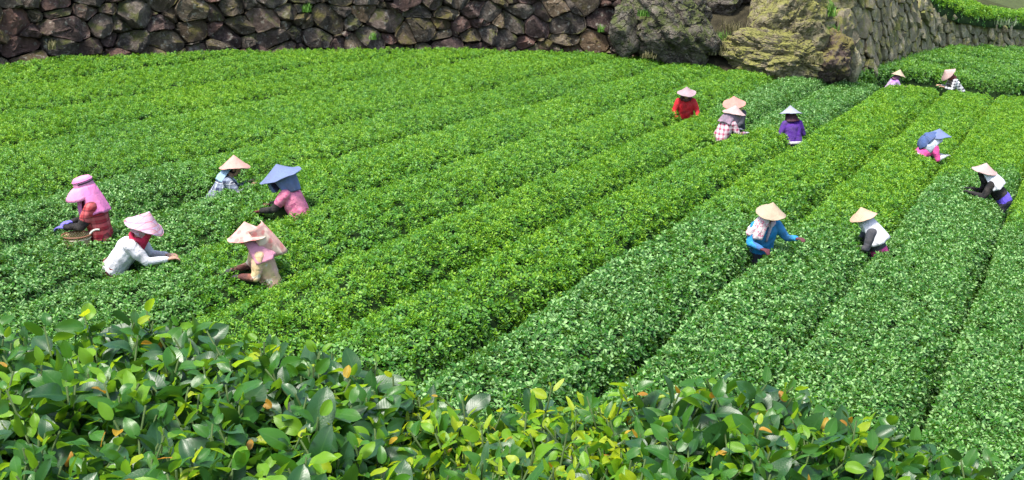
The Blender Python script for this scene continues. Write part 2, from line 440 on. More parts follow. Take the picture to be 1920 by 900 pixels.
def stone_geo(poly, depth, rs, shrink=.93, nseg=18):
    P0 = np.array(poly); c = P0.mean(0); Q = P0 - c
    for it in range(1):                      # knock the corners off
        k = rs.uniform(.05, .14)
        Q = np.concatenate([np.stack([Q * (1 - k) + np.roll(Q, -1, 0) * k, Q * k + np.roll(Q, -1, 0) * (1 - k)], 1)]).reshape(-1, 2)
    seg = np.linalg.norm(np.roll(Q, -1, 0) - Q, axis=1); cs = np.concatenate([[0], np.cumsum(seg)])
    t = np.linspace(0, cs[-1], nseg, endpoint=False); Qc = np.concatenate([Q, Q[:1]])
    O = np.stack([np.interp(t, cs, Qc[:, 0]), np.interp(t, cs, Qc[:, 1])], 1)
    O *= shrink * (1 + .045 * np.array([rs.uniform(-1, 1) for _ in range(nseg)]))[:, None]
    rad = np.linalg.norm(O, axis=1).mean()
    planes = [(rs.uniform(-1.1, 1.1), rs.uniform(-.6, 1.0), rs.uniform(.42, .9)) for _ in range(5)]
    V = []
    for sc, dz in ((.8, -.9), (.98, -.25), (1.0, .15), (.97, .55), (.86, .85), (.6, .98), (.3, 1.04)):
        for p in O:
            q = p * sc * (1 + rs.uniform(-.035, .035)); d = dz
            if dz > .2:
                for a, b, k in planes: d = min(d, k - a * q[0] / rad - b * q[1] / rad)
                d = max(d, .05) + rs.uniform(-.06, .06)
            V.append((q[0], q[1], d * depth))
    d = 1.03
    for a, b, k in planes: d = min(d, k)
    V.append((0, 0, d * depth)); nr = 7
    F = [(i * nseg + j, i * nseg + (j + 1) % nseg, (i + 1) * nseg + (j + 1) % nseg, (i + 1) * nseg + j) for i in range(nr - 1) for j in range(nseg)]
    F += [((nr - 1) * nseg + j, (nr - 1) * nseg + (j + 1) % nseg, nr * nseg) for j in range(nseg)]
    return c, np.array(V), F
def wall(name, label, base, top_z, batter, sx, sy, depth, mats, seed, keep=None, core=None, var=.45, shrink=.93, shear=0.0):
    """base: (n,3) points along the foot, top_z: height of the top above each; stones are laid on the battered face"""
    rs = random.Random(seed)
    base = np.array(base, float); top_z = np.array(top_z, float)
    seg = np.linalg.norm(np.diff(base[:, :2], axis=0), axis=1); cs = np.concatenate([[0], np.cumsum(seg)])
    def frame(s):
        s = min(max(s, 0), cs[-1])
        b = np.array([np.interp(s, cs, base[:, i]) for i in range(3)])
        b2 = np.array([np.interp(min(s + .6, cs[-1]), cs, base[:, i]) for i in range(3)]); b1 = np.array([np.interp(max(s - .6, 0), cs, base[:, i]) for i in range(3)])
        t = b2 - b1; t /= np.linalg.norm(t); nrm = np.array([t[1], -t[0], 0]); nrm /= np.linalg.norm(nrm)
        up = np.array([0, 0, 1.0]) - nrm * batter; up /= np.linalg.norm(up)
        return b, t, nrm, up, float(np.interp(s, cs, top_z))
    mid = frame(cs[-1] / 2)[0]
    root = empty(name, mid); tag(root, label, 'wall'); loc = np.array(mid)
    cells = stone_cells(cs[-1], top_z.max(), sx, sy, rs, var)
    count = 0
    for poly in cells:
        if shear: poly = [(x + shear * y, y) for x, y in poly]
        c, V, F = stone_geo(poly, depth * rs.uniform(.65, 1.35), rs, shrink * rs.uniform(.96, 1.03))
        if c[0] < -.1 or c[0] > cs[-1] + .1: continue
        b, t, nrm, up, H = frame(c[0])
        if c[1] > H or c[1] < -.1: continue
        o = b + up * c[1] + nrm * rs.uniform(-.05, .06)
        pu, pv, _ = project(o)
        if pv < -45 or pu < -170 or pu > 2080: continue
        W = V[:, :1] * t + V[:, 1:2] * up + V[:, 2:] * np.cross(t, up)
        me = mesh('stone', W, F, [rs.choice(mats)], sharp=24)
        link('stone', me, root, o - loc); count += 1
    # earth and rubble core behind the stones
    ss = np.linspace(0, cs[-1], 60); CV = []
    for s in ss:
        b, t, nrm, up, H = frame(s); e = b - nrm * depth * .55
        CV += [e - [0, 0, .4], e + up * H * .98, e + up * H * .98 - nrm * 1.2]
    f = [(3 * i + j, 3 * (i + 1) + j, 3 * (i + 1) + j + 1, 3 * i + j + 1) for i in range(59) for j in range(2)]
    link('wall_core', mesh('wall_core', np.array(CV) - loc, f, [core]), root)
    return root, frame, cs[-1]

ST_A = mat_stone('stone_grey', (.024, .020, .016), (.085, .070, .056), (.22, .185, .15), moss=.22, mosscol=(.07, .075, .02), tint=(.15, .09, .07), lichen=.55, vr=(.9, .6))
ST_B = mat_stone('stone_plum', (.024, .017, .015), (.085, .056, .048), (.20, .142, .118), moss=.0, mosscol=(.07, .07, .02), tint=(.18, .095, .07), lichen=.5, vr=(.9, .6))
ST_C = mat_stone('stone_moss', (.05, .05, .03), (.20, .185, .11), (.42, .39, .25), moss=.5, mosscol=(.13, .14, .028), tint=(.24, .2, .12), lichen=.35, vr=(.5, .75))
ST_D = mat_stone('stone_tan', (.08, .07, .045), (.28, .25, .165), (.5, .45, .32), moss=.4, mosscol=(.19, .19, .05), tint=(.30, .24, .16), lichen=.35, vr=(.5, .75))
ST_E = mat_stone('stone_ochre', (.03, .025, .018), (.10, .08, .055), (.26, .21, .145), moss=.12, mosscol=(.09, .08, .02), tint=(.17, .11, .06), lichen=.6, vr=(.8, .5))
M_DARK = mat_soil('wall_earth', (.012, .010, .008), (.03, .025, .018))

LW_U = [-420, -200, 0, 150, 300, 450, 600, 750, 900, 1050, 1180, 1270]
LWB = [P(u, vedge(u) - 16) - np.array([0, 0, .75]) for u in LW_U]
lw_root, lw_frame, lw_len = wall('stone_wall', 'dark boulder retaining wall along the back of the tea field', LWB, [2.75] * len(LWB), .16, .44, .33, .30, [ST_A, ST_B, ST_A, ST_E], 11, core=M_DARK, var=2.1, shrink=.97)
RW_P = [(1535, 118), (1590, 136), (1640, 129), (1690, 108), (1730, 95), (1770, 86), (1830, 84), (1890, 86), (1960, 88), (2060, 92)]
RWB = [P(u, v) - np.array([0, 0, .75]) for u, v in RW_P]
_tp = [(1535, -70), (1590, -70), (1640, -60), (1690, -40), (1730, -8), (1770, 12), (1830, 45), (1890, 47), (1960, 48), (2060, 50)]
RWT = []
for (u, v), (u2, v2), b in zip(RW_P, _tp, RWB):
    zc = 1090 / float(wfun(u, v)); RWT.append(float(at(u2, v2, np.array(zc * 1.012))[2] - b[2]))
rw_root, rw_frame, rw_len = wall('stone_wall', 'mossy tan stone wall receding on the right behind the big boulder', RWB, RWT, .12, .60, .42, .16, [ST_C, ST_D, ST_D, ST_D], 23, core=M_DARK, var=.8, shrink=.97, shear=-.22)

# terrace ground behind both walls
def terrace(name, frame, L, rise, width, lift=0):
    V = []
    for s in np.linspace(0, L, 40):
        b, t, nrm, up, H = frame(s); e = b + up * H * .95 - nrm * .35
        V += [e, e - nrm * 2.0 + [0, 0, rise * .12], e - nrm * width + [0, 0, rise]]
    f = [(3 * i + j, 3 * (i + 1) + j, 3 * (i + 1) + j + 1, 3 * i + j + 1) for i in range(39) for j in range(2)]
    return V, f
M_BANK = mat_soil('bank_earth', (.02, .032, .008), (.06, .062, .022))
for nm, fr, L in (('upper_terrace', lw_frame, lw_len), ('far_bank', rw_frame, rw_len)):
    V, f = terrace(nm, fr, L, 1.0 if nm == 'upper_terrace' else 3.2, 14)
    tag(link(nm, mesh(nm, V, f, [M_BANK], True)), kind='structure')

# ------------------------------------------------------------ boulders
def boulder(name, label, centre, size, seed, mat, rough=.10, planes=9, strata=None, rz=0.0, sub=6, parent=None):
    rs = random.Random(seed)
    bm = bmesh.new(); bmesh.ops.create_icosphere(bm, subdivisions=sub, radius=1.0)
    pl = []
    for _ in range(planes):
        d = Vector((rs.uniform(-1, 1), rs.uniform(-1, .6), rs.uniform(-.5, 1))).normalized(); pl.append((d, rs.uniform(.62, .92)))
    off = Vector((rs.uniform(0, 50), rs.uniform(0, 50), rs.uniform(0, 50)))
    Rz = Matrix.Rotation(rz, 3, 'Y')
    for v in bm.verts:
        d = v.co.normalized(); r = 1.0
        for q, k in pl:
            t = d.dot(q)
            if t > .05: r = min(r, k / t)
        n = noise.fractal(d * 1.7 + off, 1.0, 2.0, 4) * rough * 1.2 + noise.fractal(d * 7 + off, .8, 2.1, 5) * rough * .42 - rough * .5 * max(0, noise.noise(d * 4.3 + off * 2)) ** 2
        vd = noise.voronoi(Vector((d.x * 1.5 + d.z * .8, d.y * 1.5, d.z * 2.6 - d.x * .9)) + off)[0]; ck = vd[1] - vd[0]
        n -= rough * .55 * max(0, 1 - ck / .10) * (noise.noise(d * 2.3 + off) > -.1) + rough * .35 * (vd[0] - .45)
        p = d * (r + n)
        p = Vector((p.x * size[0], p.y * size[1], p.z * size[2])); p = Rz @ p
        if strata:
            q = p.dot(strata[0]) * strata[1]; g = noise.noise(p * 1.3 + off) * 1.5
            p -= d * strata[2] * max(0, math.sin(q + g)) ** 3
        v.co = p
    me = bpy.data.meshes.new('boulder'); bm.to_mesh(me); bm.free(); me.materials.append(mat); me.shade_smooth(); me.set_sharp_from_angle(angle=R(28))
    o = link(name, me, parent, centre)
    if not parent: tag(o, label, 'boulder')
    return o
BO_A = mat_stone('boulder_grey', (.03, .028, .022), (.115, .10, .08), (.26, .23, .19), moss=.48, mosscol=(.075, .095, .022), tint=(.15, .11, .09), lichen=.5, vr=(0, .95), crack=.8)
BO_C = mat_stone('boulder_mossy', (.06, .052, .032), (.21, .18, .11), (.38, .33, .21), moss=.45, mosscol=(.20, .20, .05), tint=(.2, .15, .1), lichen=.35, vr=(0, 1.0), crack=.4)
BO_D = mat_stone('boulder_plum', (.03, .022, .02), (.12, .085, .07), (.26, .20, .15), moss=.35, mosscol=(.16, .14, .04), tint=(.13, .085, .08), lichen=.3)
def bz(u, v, Z): return at(u, v, np.array(float(Z)))
boulder('boulder', 'large grey layered boulder at the right end of the dark boulder wall', bz(1262, 36, 30.4), (1.32, 1.1, 1.35), 5, BO_A, .09, 8, (Vector((.75, 0, .66)), 11, .12), rz=.35)
boulder('boulder', 'tall yellow mossy boulder, highest rock left of the receding wall', bz(1482, 42, 31.0), (1.05, 1.2, 1.5), 9, BO_C, .13, 8, (Vector((-.5, 0, .85)), 11, .05), rz=.30)
boulder('boulder', 'broad brown boulder with litter on top below the mossy boulder', bz(1462, 106, 30.6), (1.5, .95, .72), 15, BO_C, .14, 7, (Vector((.2, 0, .95)), 14, .04), rz=.12)
boulder('boulder', 'round plum-grey boulder with a dark shaded face beside the receding wall', bz(1548, 106, 31.0), (.70, .8, .72), 31, BO_D, .10, 8, None, rz=.3)
boulder('boulder', 'small grey rock in the dark gap between the two big boulders', bz(1360, 4, 32.2), (.55, .5, .42), 41, BO_A, .10, 7, None, sub=4)
boulder('boulder', 'small dark rock above the gap beside the mossy boulder', bz(1392, -18, 32.6), (.5, .5, .4), 43, BO_A, .10, 7, None, sub=4)
boulder('boulder', 'green mossy rock tucked between the mossy boulder and the receding wall', bz(1541, 22, 31.6), (.34, .34, .46), 47, mat_stone('rock_green', (.03, .04, .015), (.09, .1, .04), (.2, .2, .1), moss=.9, mosscol=(.08, .16, .02), lichen=.1), .10, 7, None, sub=4)
boulder('boulder', 'pale rock sitting under the top of the receding wall near the green moss', bz(1572, 60, 31.5), (.42, .4, .62), 53, ST_D, .12, 7, None, sub=4, rz=.3)
boulder('boulder', 'narrow upright stone at the foot of the plum-grey boulder', bz(1600, 118, 31.2), (.22, .2, .52), 59, ST_D, .12, 7, None, sub=4)
boulder('boulder', 'block of grey stone ending the dark wall beside the layered boulder', bz(1172, 52, 30.0), (.42, .5, .72), 61, BO_A, .08, 8, None, sub=4, rz=-.1)
# earth slope with litter in the gap
gv = [bz(1290, 122, 30.4), bz(1480, 150, 30.2), bz(1470, 48, 31.4), bz(1300, 44, 31.6), bz(1300, -40, 33.6), bz(1480, -40, 33.6)]
tag(link('earth_slope', mesh('earth_slope', gv, [(0, 1, 2, 3), (3, 2, 5, 4)], [mat_soil('gully_earth', (.012, .011, .007), (.055, .048, .028))])), kind='structure')
for i, (u, v, r, w) in enumerate([(1338, 92, .20, 'lowest small stone lying in the litter beside the layered boulder'), (1366, 66, .15, 'small stone lying in the litter under the dark hollow'), (1398, 84, .17, 'small stone leaning on the left foot of the mossy boulder')]):
    o = boulder('fallen_stone', w, bz(u, v, 31.7 - (v - 60) * .012), (r * 1.2, r, r * .8), 100 + i, (ST_A, ST_C, ST_A)[i], .1, 6, None, sub=3); o['category'] = 'stone'
# ------------------------------------------------------------ weeds and ferns on the rocks
def mat_blade(name, a, b):
    n = NT(name); oi = n.new('ShaderNodeObjectInfo'); c = n.mix(n.noise(4, 2, .5, n.coord()), a, b); n.base(c, .6, .3); n.translucent(c, .25); return n.m
M_DRY = mat_blade('dry_grass', (.22, .19, .09), (.10, .11, .04)); M_GRN = mat_blade('green_blade', (.07, .17, .02), (.12, .26, .03)); M_PALE = mat_blade('pale_blade', (.20, .25, .15), (.12, .18, .09))
def weed(label, loc, h, n, spread, mat, seed, wid=.012):
    rs = random.Random(seed); V = []; F = []
    for _ in range(n):
        a = rs.uniform(0, 6.28); L = h * rs.uniform(.5, 1.1); bx, by = rs.gauss(0, spread * .35), rs.gauss(0, spread * .35); lean = rs.uniform(.2, 1.0)
        w = wid * rs.uniform(.6, 1.3); o = len(V); px, py = -math.sin(a) * w, math.cos(a) * w
        for i in range(5):
            t = i / 4; r = lean * L * t * t * .7; z = L * t * (1 - .35 * lean * t); k = (1 - t) ** .7 if i < 4 else .05
            for s in (-1, 1): V.append((bx + math.cos(a) * r + px * s * k, by + math.sin(a) * r + py * s * k, z))
        F += [(o + 2 * i, o + 2 * i + 1, o + 2 * i + 3, o + 2 * i + 2) for i in range(4)]
    o = link('weed_tuft', mesh('weed_tuft', V, F, [mat], True), None, loc); tag(o, label, 'weed')
weed('bright green fern tuft on the mossy rocks at the head of the receding wall', bz(1552, 30, 30.9), .4, 60, .3, M_GRN, 1, .02)
weed('small green fern tuft low on the rocks right of the mossy boulder', bz(1560, 62, 30.8), .3, 40, .25, M_GRN, 2, .018)
weed('dry grass tuft in the gap between the two big boulders', bz(1375, 60, 31.2), .45, 50, .5, M_DRY, 3)
weed('dry grass at the foot of the broad brown boulder', bz(1345, 100, 30.4), .4, 90, .5, M_DRY, 4)
weed('wispy grass hanging under the dark hollow beside the layered boulder', bz(1352, 78, 30.9), .35, 60, .35, M_GRN, 5, .01)
weed('dry straw on the right flank of the broad brown boulder', bz(1528, 118, 30.0), .35, 45, .4, M_DRY, 6)
weed('pale grey-green weeds on top of the low wall at the right edge', bz(1880, 47, 48.0), .40, 22, .45, M_PALE, 7, .022)
weed('pale weed tuft on top of the low wall, the one nearest the right edge', bz(1900, 47, 48.5), .34, 18, .4, M_PALE, 8, .022)
weed('mossy weeds at the foot of the layered grey boulder', bz(1215, 108, 29.6), .2, 60, .2, M_DRY, 9, .012)

weed('green moss and fern tuft high in the dark boulder wall above its middle', bz(575, 22, 26.4), .22, 50, .14, M_GRN, 11, .016)
weed('small green tuft in a joint of the dark wall, nearest the tea', bz(700, 74, 27.0), .18, 40, .1, M_GRN, 12, .014)
weed('dry grass tuft at the left foot of the dark boulder wall', bz(98, 92, 23.4), .2, 40, .12, M_DRY, 13, .012)
weed('small fern in the dark wall beside the end block of grey stone', bz(1128, 60, 29.2), .22, 34, .12, M_GRN, 14, .014)
weed('green tuft on the left shoulder of the layered grey boulder', bz(1205, 30, 29.4), .25, 50, .15, M_GRN, 15, .014)
# ------------------------------------------------------------ the lower field beyond the path and the hedges above the low wall
def block(label, fu, fv, bu, bv, Zf=None, Zb=None, nt=40, na=60, height=.6, hv=.35, dens=80, size=1.1, face=.5, split=None):
    """hedge between a front top edge and a back edge given as points of the place"""
    G = np.zeros((na, nt, 3)); s = np.linspace(0, 1, na)
    F0 = np.stack([np.interp(s, np.linspace(0, 1, len(fu)), fu), np.interp(s, np.linspace(0, 1, len(fv)), fv)], 1)
    B0 = np.stack([np.interp(s, np.linspace(0, 1, len(bu)), bu), np.interp(s, np.linspace(0, 1, len(bv)), bv)], 1)
    A = P(F0[:, 0], F0[:, 1]) if Zf is None else at(F0[:, 0], F0[:, 1], np.interp(s, np.linspace(0, 1, len(Zf)), Zf))
    B = P(B0[:, 0], B0[:, 1]) if Zb is None else at(B0[:, 0], B0[:, 1], np.interp(s, np.linspace(0, 1, len(Zb)), Zb))
    t = np.concatenate([[0, .0], np.linspace(0, 1, nt - 2) ** 1.3])
    G = A[:, None] * (1 - t)[None, :, None] + B[:, None] * t[None, :, None]
    dist = np.linalg.norm(G - A[:, None], axis=2); x = np.clip(dist / .35, 0, 1)
    drop = .3 * (1 - np.sqrt(np.clip(1 - (1 - x) ** 2, 0, 1)))
    if split:
        for sp in split: drop += .22 * np.exp(-((dist - sp) / .16) ** 2)
    X, Y = G[..., 0], G[..., 1]
    drop = drop + .07 * fnoise(X, Y, .9) + .05
    # vertical front
    dirn = A - B; dirn[:, 2] = 0; dirn /= np.linalg.norm(dirn, axis=1)[:, None]
    G[:, 0] = A + dirn * .10; drop[:, 0] = height; G[:, 1] = A + dirn * .10; drop[:, 1] = .34
    patch = np.clip(.5 + .3 * fnoise(X, Y, .7, 4, 12), 0, 1); h = np.full(drop.shape, hv); h[:, :2] = .98
    h[:, 2:] += .10 * fnoise(X, Y, .5)[:, 2:]
    return hedge(label, G, drop, np.clip(h, 0, 1), patch, dens, size, face=.12)
def build_blocks():
    n = block('darker tea field beyond the path below the receding wall', [1600, 1640, 1700, 1760, 1830, 1920, 2080], [135, 131, 128, 136, 144, 153, 171],
          [1640, 1690, 1735, 1780, 1850, 1930, 2090], [124, 104, 93, 86, 84, 86, 92], hv=.50, dens=130, size=1.25, na=110, nt=60, height=.85, split=[3.2, 6.4])
    n += block('clipped hedge with a dark face above the low wall at top right', [1735, 1770, 1800, 1840, 1880, 1930, 2060], [-22, -4, 8, 16, 22, 25, 26],
          [1735, 1770, 1800, 1840, 1880, 1930, 2060], [-30, -16, -4, 7, 14, 17, 18], Zf=[42, 43.6, 45, 46.6, 49, 51, 57], Zb=[43.5, 45.2, 46.6, 48.2, 50.6, 52.6, 58.6], hv=.0, dens=110, size=1.4, height=.6, na=110)
    return n
# ------------------------------------------------------------ tea pickers
def cloth(name, col, pattern=None, c2=None, c3=None, scale=1.0, rough=.85, wr=.5):
    n = NT(name); co = n.coord('Object'); x = n.xyz(co)
    c = tuple(col) + (1,)
    def stripe(v, fr, duty, off=0.0):
        f = n.math('FRACT', n.math('MULTIPLY_ADD', v, fr, off)); return n.math('LESS_THAN', f, duty)
    d = n.math('MULTIPLY', n.math('ADD', x[0], x[1]), .72)
    if pattern == 'plaid':
        a = stripe(d, 11 * scale, .42); b = stripe(x[2], 11 * scale, .42, .3)
        c = n.mix(n.math('MULTIPLY', n.math('ADD', a, b), .5), col, c2)
        if c3: c = n.mix(n.math('MULTIPLY', n.math('MAXIMUM', stripe(d, 11 * scale, .09, .6), stripe(x[2], 11 * scale, .09, .8)), .8), c, c3)
    elif pattern == 'check':
        a = stripe(d, 9 * scale, .5); b = stripe(x[2], 9 * scale, .5, .2)
        c = n.mix(n.math('MULTIPLY', a, b), col, c2)
    elif pattern == 'floral':
        vo = n.new('ShaderNodeTexVoronoi'); vo.inputs['Scale'].default_value = 17 * scale; n.l.new(co, vo.inputs['Vector'])
        c = n.mix(n.ramp(vo.outputs['Distance'], [(.28, 1.0), (.4, 0.0)]), col, c2)
        if c3: c = n.mix(n.ramp(n.noise(9 * scale, 2, .5, co), [(.54, 0.0), (.62, 1.0)]), c, c3)
    elif pattern == 'bands':
        c = n.mix(n.ramp(n.noise(5 * scale, 3, .5, co), [(.45, 0.0), (.55, 1.0)]), col, c2)
        if c3: c = n.mix(n.ramp(n.noise(7 * scale, 2, .5, co, dist=.5), [(.6, 0.0), (.66, 1.0)]), c, c3)
    w = n.noise(9, 3, .5, co, dist=1.2)
    dirt = n.noise(6, 4, .6, co)
    c = n.mix(n.math('MULTIPLY', n.ramp(dirt, [(.4, 0.0), (.7, 1.0)]), .34), c, (.12, .10, .08))
    n.base(c, rough, .2); n.bump(n.math('MULTIPLY_ADD', n.noise(160, 1, .5, co), .06, w), wr, .035)
    return n.m
def plain(name, col, rough=.6, spec=.3):
    n = NT(name); c = n.mix(n.math('MULTIPLY', n.noise(12, 4, .6, n.coord()), .5), col, tuple(.7 * q for q in col)); n.base(c, rough, spec); return n.m
SKIN = plain('skin', (.42, .24, .16), .5); HAIR = plain('hair', (.012, .010, .009), .5); EYE = plain('eye_dark', (.02, .015, .012), .3); LIP = plain('lip', (.35, .13, .11), .5)
TROUS = cloth('trousers_dark', (.03, .032, .045)); SHOE = plain('rubber_boot', (.02, .02, .022), .4); BLACK = cloth('black_cloth', (.012, .012, .014))
HATIN = plain('hat_inside', (.16, .10, .06), .8)

def capsule(V, F, p0, r0, p1, r1, seg=12):
    p0, p1 = Vector(p0), Vector(p1); ax = p1 - p0; L = ax.length
    q = ax.to_track_quat('Z', 'Y') if L > 1e-6 else Euler((0, 0, 0)).to_quaternion()
    o = len(V); rings = []
    for k in range(1, 5): a = -math.pi / 2 + k * math.pi / 8; rings.append((r0 * math.cos(a), r0 * math.sin(a)))
    for k in range(0, 4): a = k * math.pi / 8; rings.append((r1 * math.cos(a), L + r1 * math.sin(a)))
    V.append(tuple(p0 + q @ Vector((0, 0, -r0))))
    for r, z in rings:
        for j in range(seg):
            t = 2 * math.pi * j / seg; V.append(tuple(p0 + q @ Vector((r * math.cos(t), r * math.sin(t), z))))
    V.append(tuple(p0 + q @ Vector((0, 0, L + r1)))); nr = len(rings)
    for j in range(seg): F.append((o, o + 1 + (j + 1) % seg, o + 1 + j))
    for i in range(nr - 1):
        for j in range(seg):
            a = o + 1 + i * seg; F.append((a + j, a + (j + 1) % seg, a + seg + (j + 1) % seg, a + seg + j))
    a = o + 1 + (nr - 1) * seg; e = len(V) - 1
    for j in range(seg): F.append((a + j, a + (j + 1) % seg, e))
def ik(sh, hand, l1, l2, pole):
    sh, hand, pole = Vector(sh), Vector(hand), Vector(pole); d = hand - sh; D = min(d.length, (l1 + l2) * .985); d.normalize()
    hand = sh + d * D; a = (l1 * l1 - l2 * l2 + D * D) / (2 * D); h = math.sqrt(max(l1 * l1 - a * a, 0)); p = pole - d * pole.dot(d); p.normalize()
    return sh + d * a + p * h, hand
def pose(lean, head=20, turn=0, hands=((-.16, .45, .84), (.16, .45, .84)), fat=1.0):
    J = {}; L = R(lean); sdv = Vector((0, math.sin(L), math.cos(L))); J['L'] = L; J['sd'] = sdv; J['bk'] = Vector((0, -math.cos(L), math.sin(L)))
    H = Vector((0, -.07 - .10 * math.sin(L), .80)); J['hip'] = H; J['waist'] = H + sdv * .13; J['chest'] = H + sdv * .33; J['neck'] = H + sdv * .47
    hp = R(lean * .55 + head); hd = Matrix.Rotation(R(turn), 3, 'Z') @ Vector((0, math.sin(hp), math.cos(hp))); J['hd'] = hd
    J['hf'] = (Matrix.Rotation(R(turn), 3, 'Z') @ Vector((0, math.cos(hp), -math.sin(hp))))
    J['head'] = J['neck'] + hd * .17 + J['hf'] * .025
    for s, nm in ((-1, 'l'), (1, 'r')):
        J['sh' + nm] = H + sdv * .425 + Vector((s * .165, 0, 0)); hh_ = Vector(hands[0 if s < 0 else 1]) + Vector((0, 0, .13)); e, h = ik(J['sh' + nm], hh_, .265, .25, (s * .5, -.25, -.9)); J['el' + nm] = e; J['hand' + nm] = h
    return J
def body_caps(J, fat=1.0):
    C = []
    def c(p0, r0, p1, r1, t): C.append((Vector(p0), r0, Vector(p1), r1, t))
    X = Vector((1, 0, 0)); sd_ = J['sd']; f = fat
    for s in (-1, 1):                        # torso
        c(J['hip'] + X * s * .075 + sd_ * .02, .118 * f, J['waist'] + X * s * .065, .112 * f, 'lower')
        c(J['waist'] + X * s * .065, .114 * f, J['chest'] + X * s * .075, .112 * f, 'shirt')
        c(J['chest'] + X * s * .075, .112 * f, J['neck'] - sd_ * .06 + X * s * .08, .085, 'shirt')
        c(J['neck'] - sd_ * .045, .075, J['sh' + ('l' if s < 0 else 'r')], .073, 'shirt')
    c(J['chest'] - J['bk'] * .0 + J['bk'] * .03, .11 * f, J['waist'] + J['bk'] * .02, .10 * f, 'shirt')
    c(J['neck'] - sd_ * .03, .055, J['neck'] + J['hd'] * .09, .05, 'skin')
    h, hd, hf = J['head'], J['hd'], J['hf']; hr = hd.cross(hf)
    c(h + hd * .03 - hf * .012, .088, h - hd * .015 - hf * .005, .078, 'hair'); c(h + hf * .022 + hd * .01, .074, h - hd * .075 + hf * .028, .05, 'skin')
    c(h + hf * .095 + hd * .008, .010, h + hf * .108 - hd * .03, .015, 'skin')
    for s in (-1, 1):
        c(h + hf * .086 + hr * s * .032 + hd * .004, .010, h + hf * .087 + hr * s * .036 + hd * .004, .010, 'eye')
        c(h + hr * s * .085 + hd * .015, .015, h + hr * s * .085 - hd * .025, .012, 'skin')
    c(h + hf * .078 - hr * .015 - hd * .06, .010, h + hf * .078 + hr * .015 - hd * .06, .010, 'lip')
    for s, nm in ((-1, 'l'), (1, 'r')):
        sh, el, ha = J['sh' + nm], J['el' + nm], J['hand' + nm]
        c(sh, .074 * f, sh.lerp(el, .55), .064 * f, 'shirt'); c(sh.lerp(el, .55), .062 * f, el, .055, 'sleeve')
        c(el, .055, el.lerp(ha, .85), .040, 'forearm')
        d = (ha - el).normalized(); side = d.cross(Vector((0, 0, 1))).normalized(); dn = side.cross(d).normalized()
        for q in (-.022, 0, .022): c(ha + side * q, .017, ha + d * .07 + side * q, .015, 'glove')
        for q, l in ((-.033, .055), (-.011, .068), (.011, .072), (.033, .062)):
            k = ha + d * .075 + side * q; m_ = k + d * l * .55 - dn * l * .28 * (-1 if dn.z < 0 else 1); e = m_ + d * l * .25 - dn * l * .4 * (-1 if dn.z < 0 else 1)
            c(k, .0105, m_, .0098, 'glove'); c(m_, .0098, e, .0085, 'glove')
        tb = ha + d * .02 - side * s * .03; c(tb, .013, tb + d * .03 - side * s * .035, .011, 'glove'); c(tb + d * .03 - side * s * .035, .011, tb + d * .06 - side * s * .03, .009, 'glove')
        hp = J['hip'] + X * s * .09; kn = Vector((s * .11, .03, .43)); an = Vector((s * .12, -.06, .10))
        c(hp, .105 * f, kn, .068, 'trousers'); c(kn, .068, an, .05, 'trousers'); c(an, .052, an - Vector((0, 0, .055)), .045, 'shoe'); c(an - Vector((0, 0, .06)), .042, an + Vector((0, .15, -.065)), .034, 'shoe')
    return C
REG = ['shirt', 'sleeve', 'forearm', 'glove', 'skin', 'hair', 'eye', 'lip', 'lower', 'trousers', 'shoe']
def build_body(J, mats, parent, S, fat=1.0):
    C = body_caps(J, fat); V = []; F = []
    for p0, r0, p1, r1, t in C: capsule(V, F, p0, r0, p1, r1)
    raw = mesh('raw', V, F); tmp = bpy.data.objects.new('raw', raw); COL.objects.link(tmp)
    md = tmp.modifiers.new('r', 'REMESH'); md.mode = 'VOXEL'; md.voxel_size = .0095
    sm = tmp.modifiers.new('s', 'SMOOTH'); sm.iterations = 3; sm.factor = .5
    dg = bpy.context.evaluated_depsgraph_get(); me = bpy.data.meshes.new_from_object(tmp.evaluated_get(dg)); me.name = 'body'
    bpy.data.objects.remove(tmp); bpy.data.meshes.remove(raw)
    n = len(me.vertices); co = np.zeros(n * 3, np.float32); me.vertices.foreach_get('co', co); co = co.reshape(-1, 3).astype(float)
    best = np.full(n, 9.0); reg = np.zeros(n, np.int32)
    for p0, r0, p1, r1, t in C:
        a = np.array(p0); ab = np.array(p1) - a; tt = np.clip(((co - a) @ ab) / (ab @ ab + 1e-12), 0, 1)
        d = np.linalg.norm(co - a - tt[:, None] * ab, axis=1) - (r0 + (r1 - r0) * tt); u = d < best; best[u] = d[u]; reg[u] = REG.index(t)
    # soft folds in the cloth
    no = np.zeros(n * 3, np.float32); me.vertices.foreach_get('normal', no); no = no.reshape(-1, 3)
    cl = np.isin(reg, [0, 1, 2, 8, 9]).astype(float)
    ph = co @ np.array([23., 31, 17]); w = np.sin(co[:, 2] * 34 + 3.2 * np.sin(co[:, 0] * 15 + 1) + 3 * np.sin(co[:, 1] * 13)) * .6 + np.sin(ph + 2 * np.sin(co[:, 2] * 19)) * .5
    co += no * (cl * w * .0042)[:, None]
    me.vertices.foreach_set('co', (co * 1.0).astype(np.float32).ravel())
    me.materials.clear()
    for t in REG: me.materials.append(mats[t])
    ls = np.zeros(len(me.polygons), np.int32); me.polygons.foreach_get('loop_start', ls); vi = np.zeros(len(me.loops), np.int32); me.loops.foreach_get('vertex_index', vi)
    me.polygons.foreach_set('material_index', reg[vi[ls]]); me.shade_smooth(); me.update()
    return link('body', me, parent)
def sheet(name, fn, nu, nv, mat, parent, thick=.006):
    V = [fn(i / (nu - 1), j / (nv - 1)) for i in range(nu) for j in range(nv)]
    me = mesh(name, V, grid_faces(nu, nv), [mat], True); o = link(name, me, parent)
    md = o.modifiers.new('thickness', 'SOLIDIFY'); md.thickness = thick; md.offset = 0
    return o
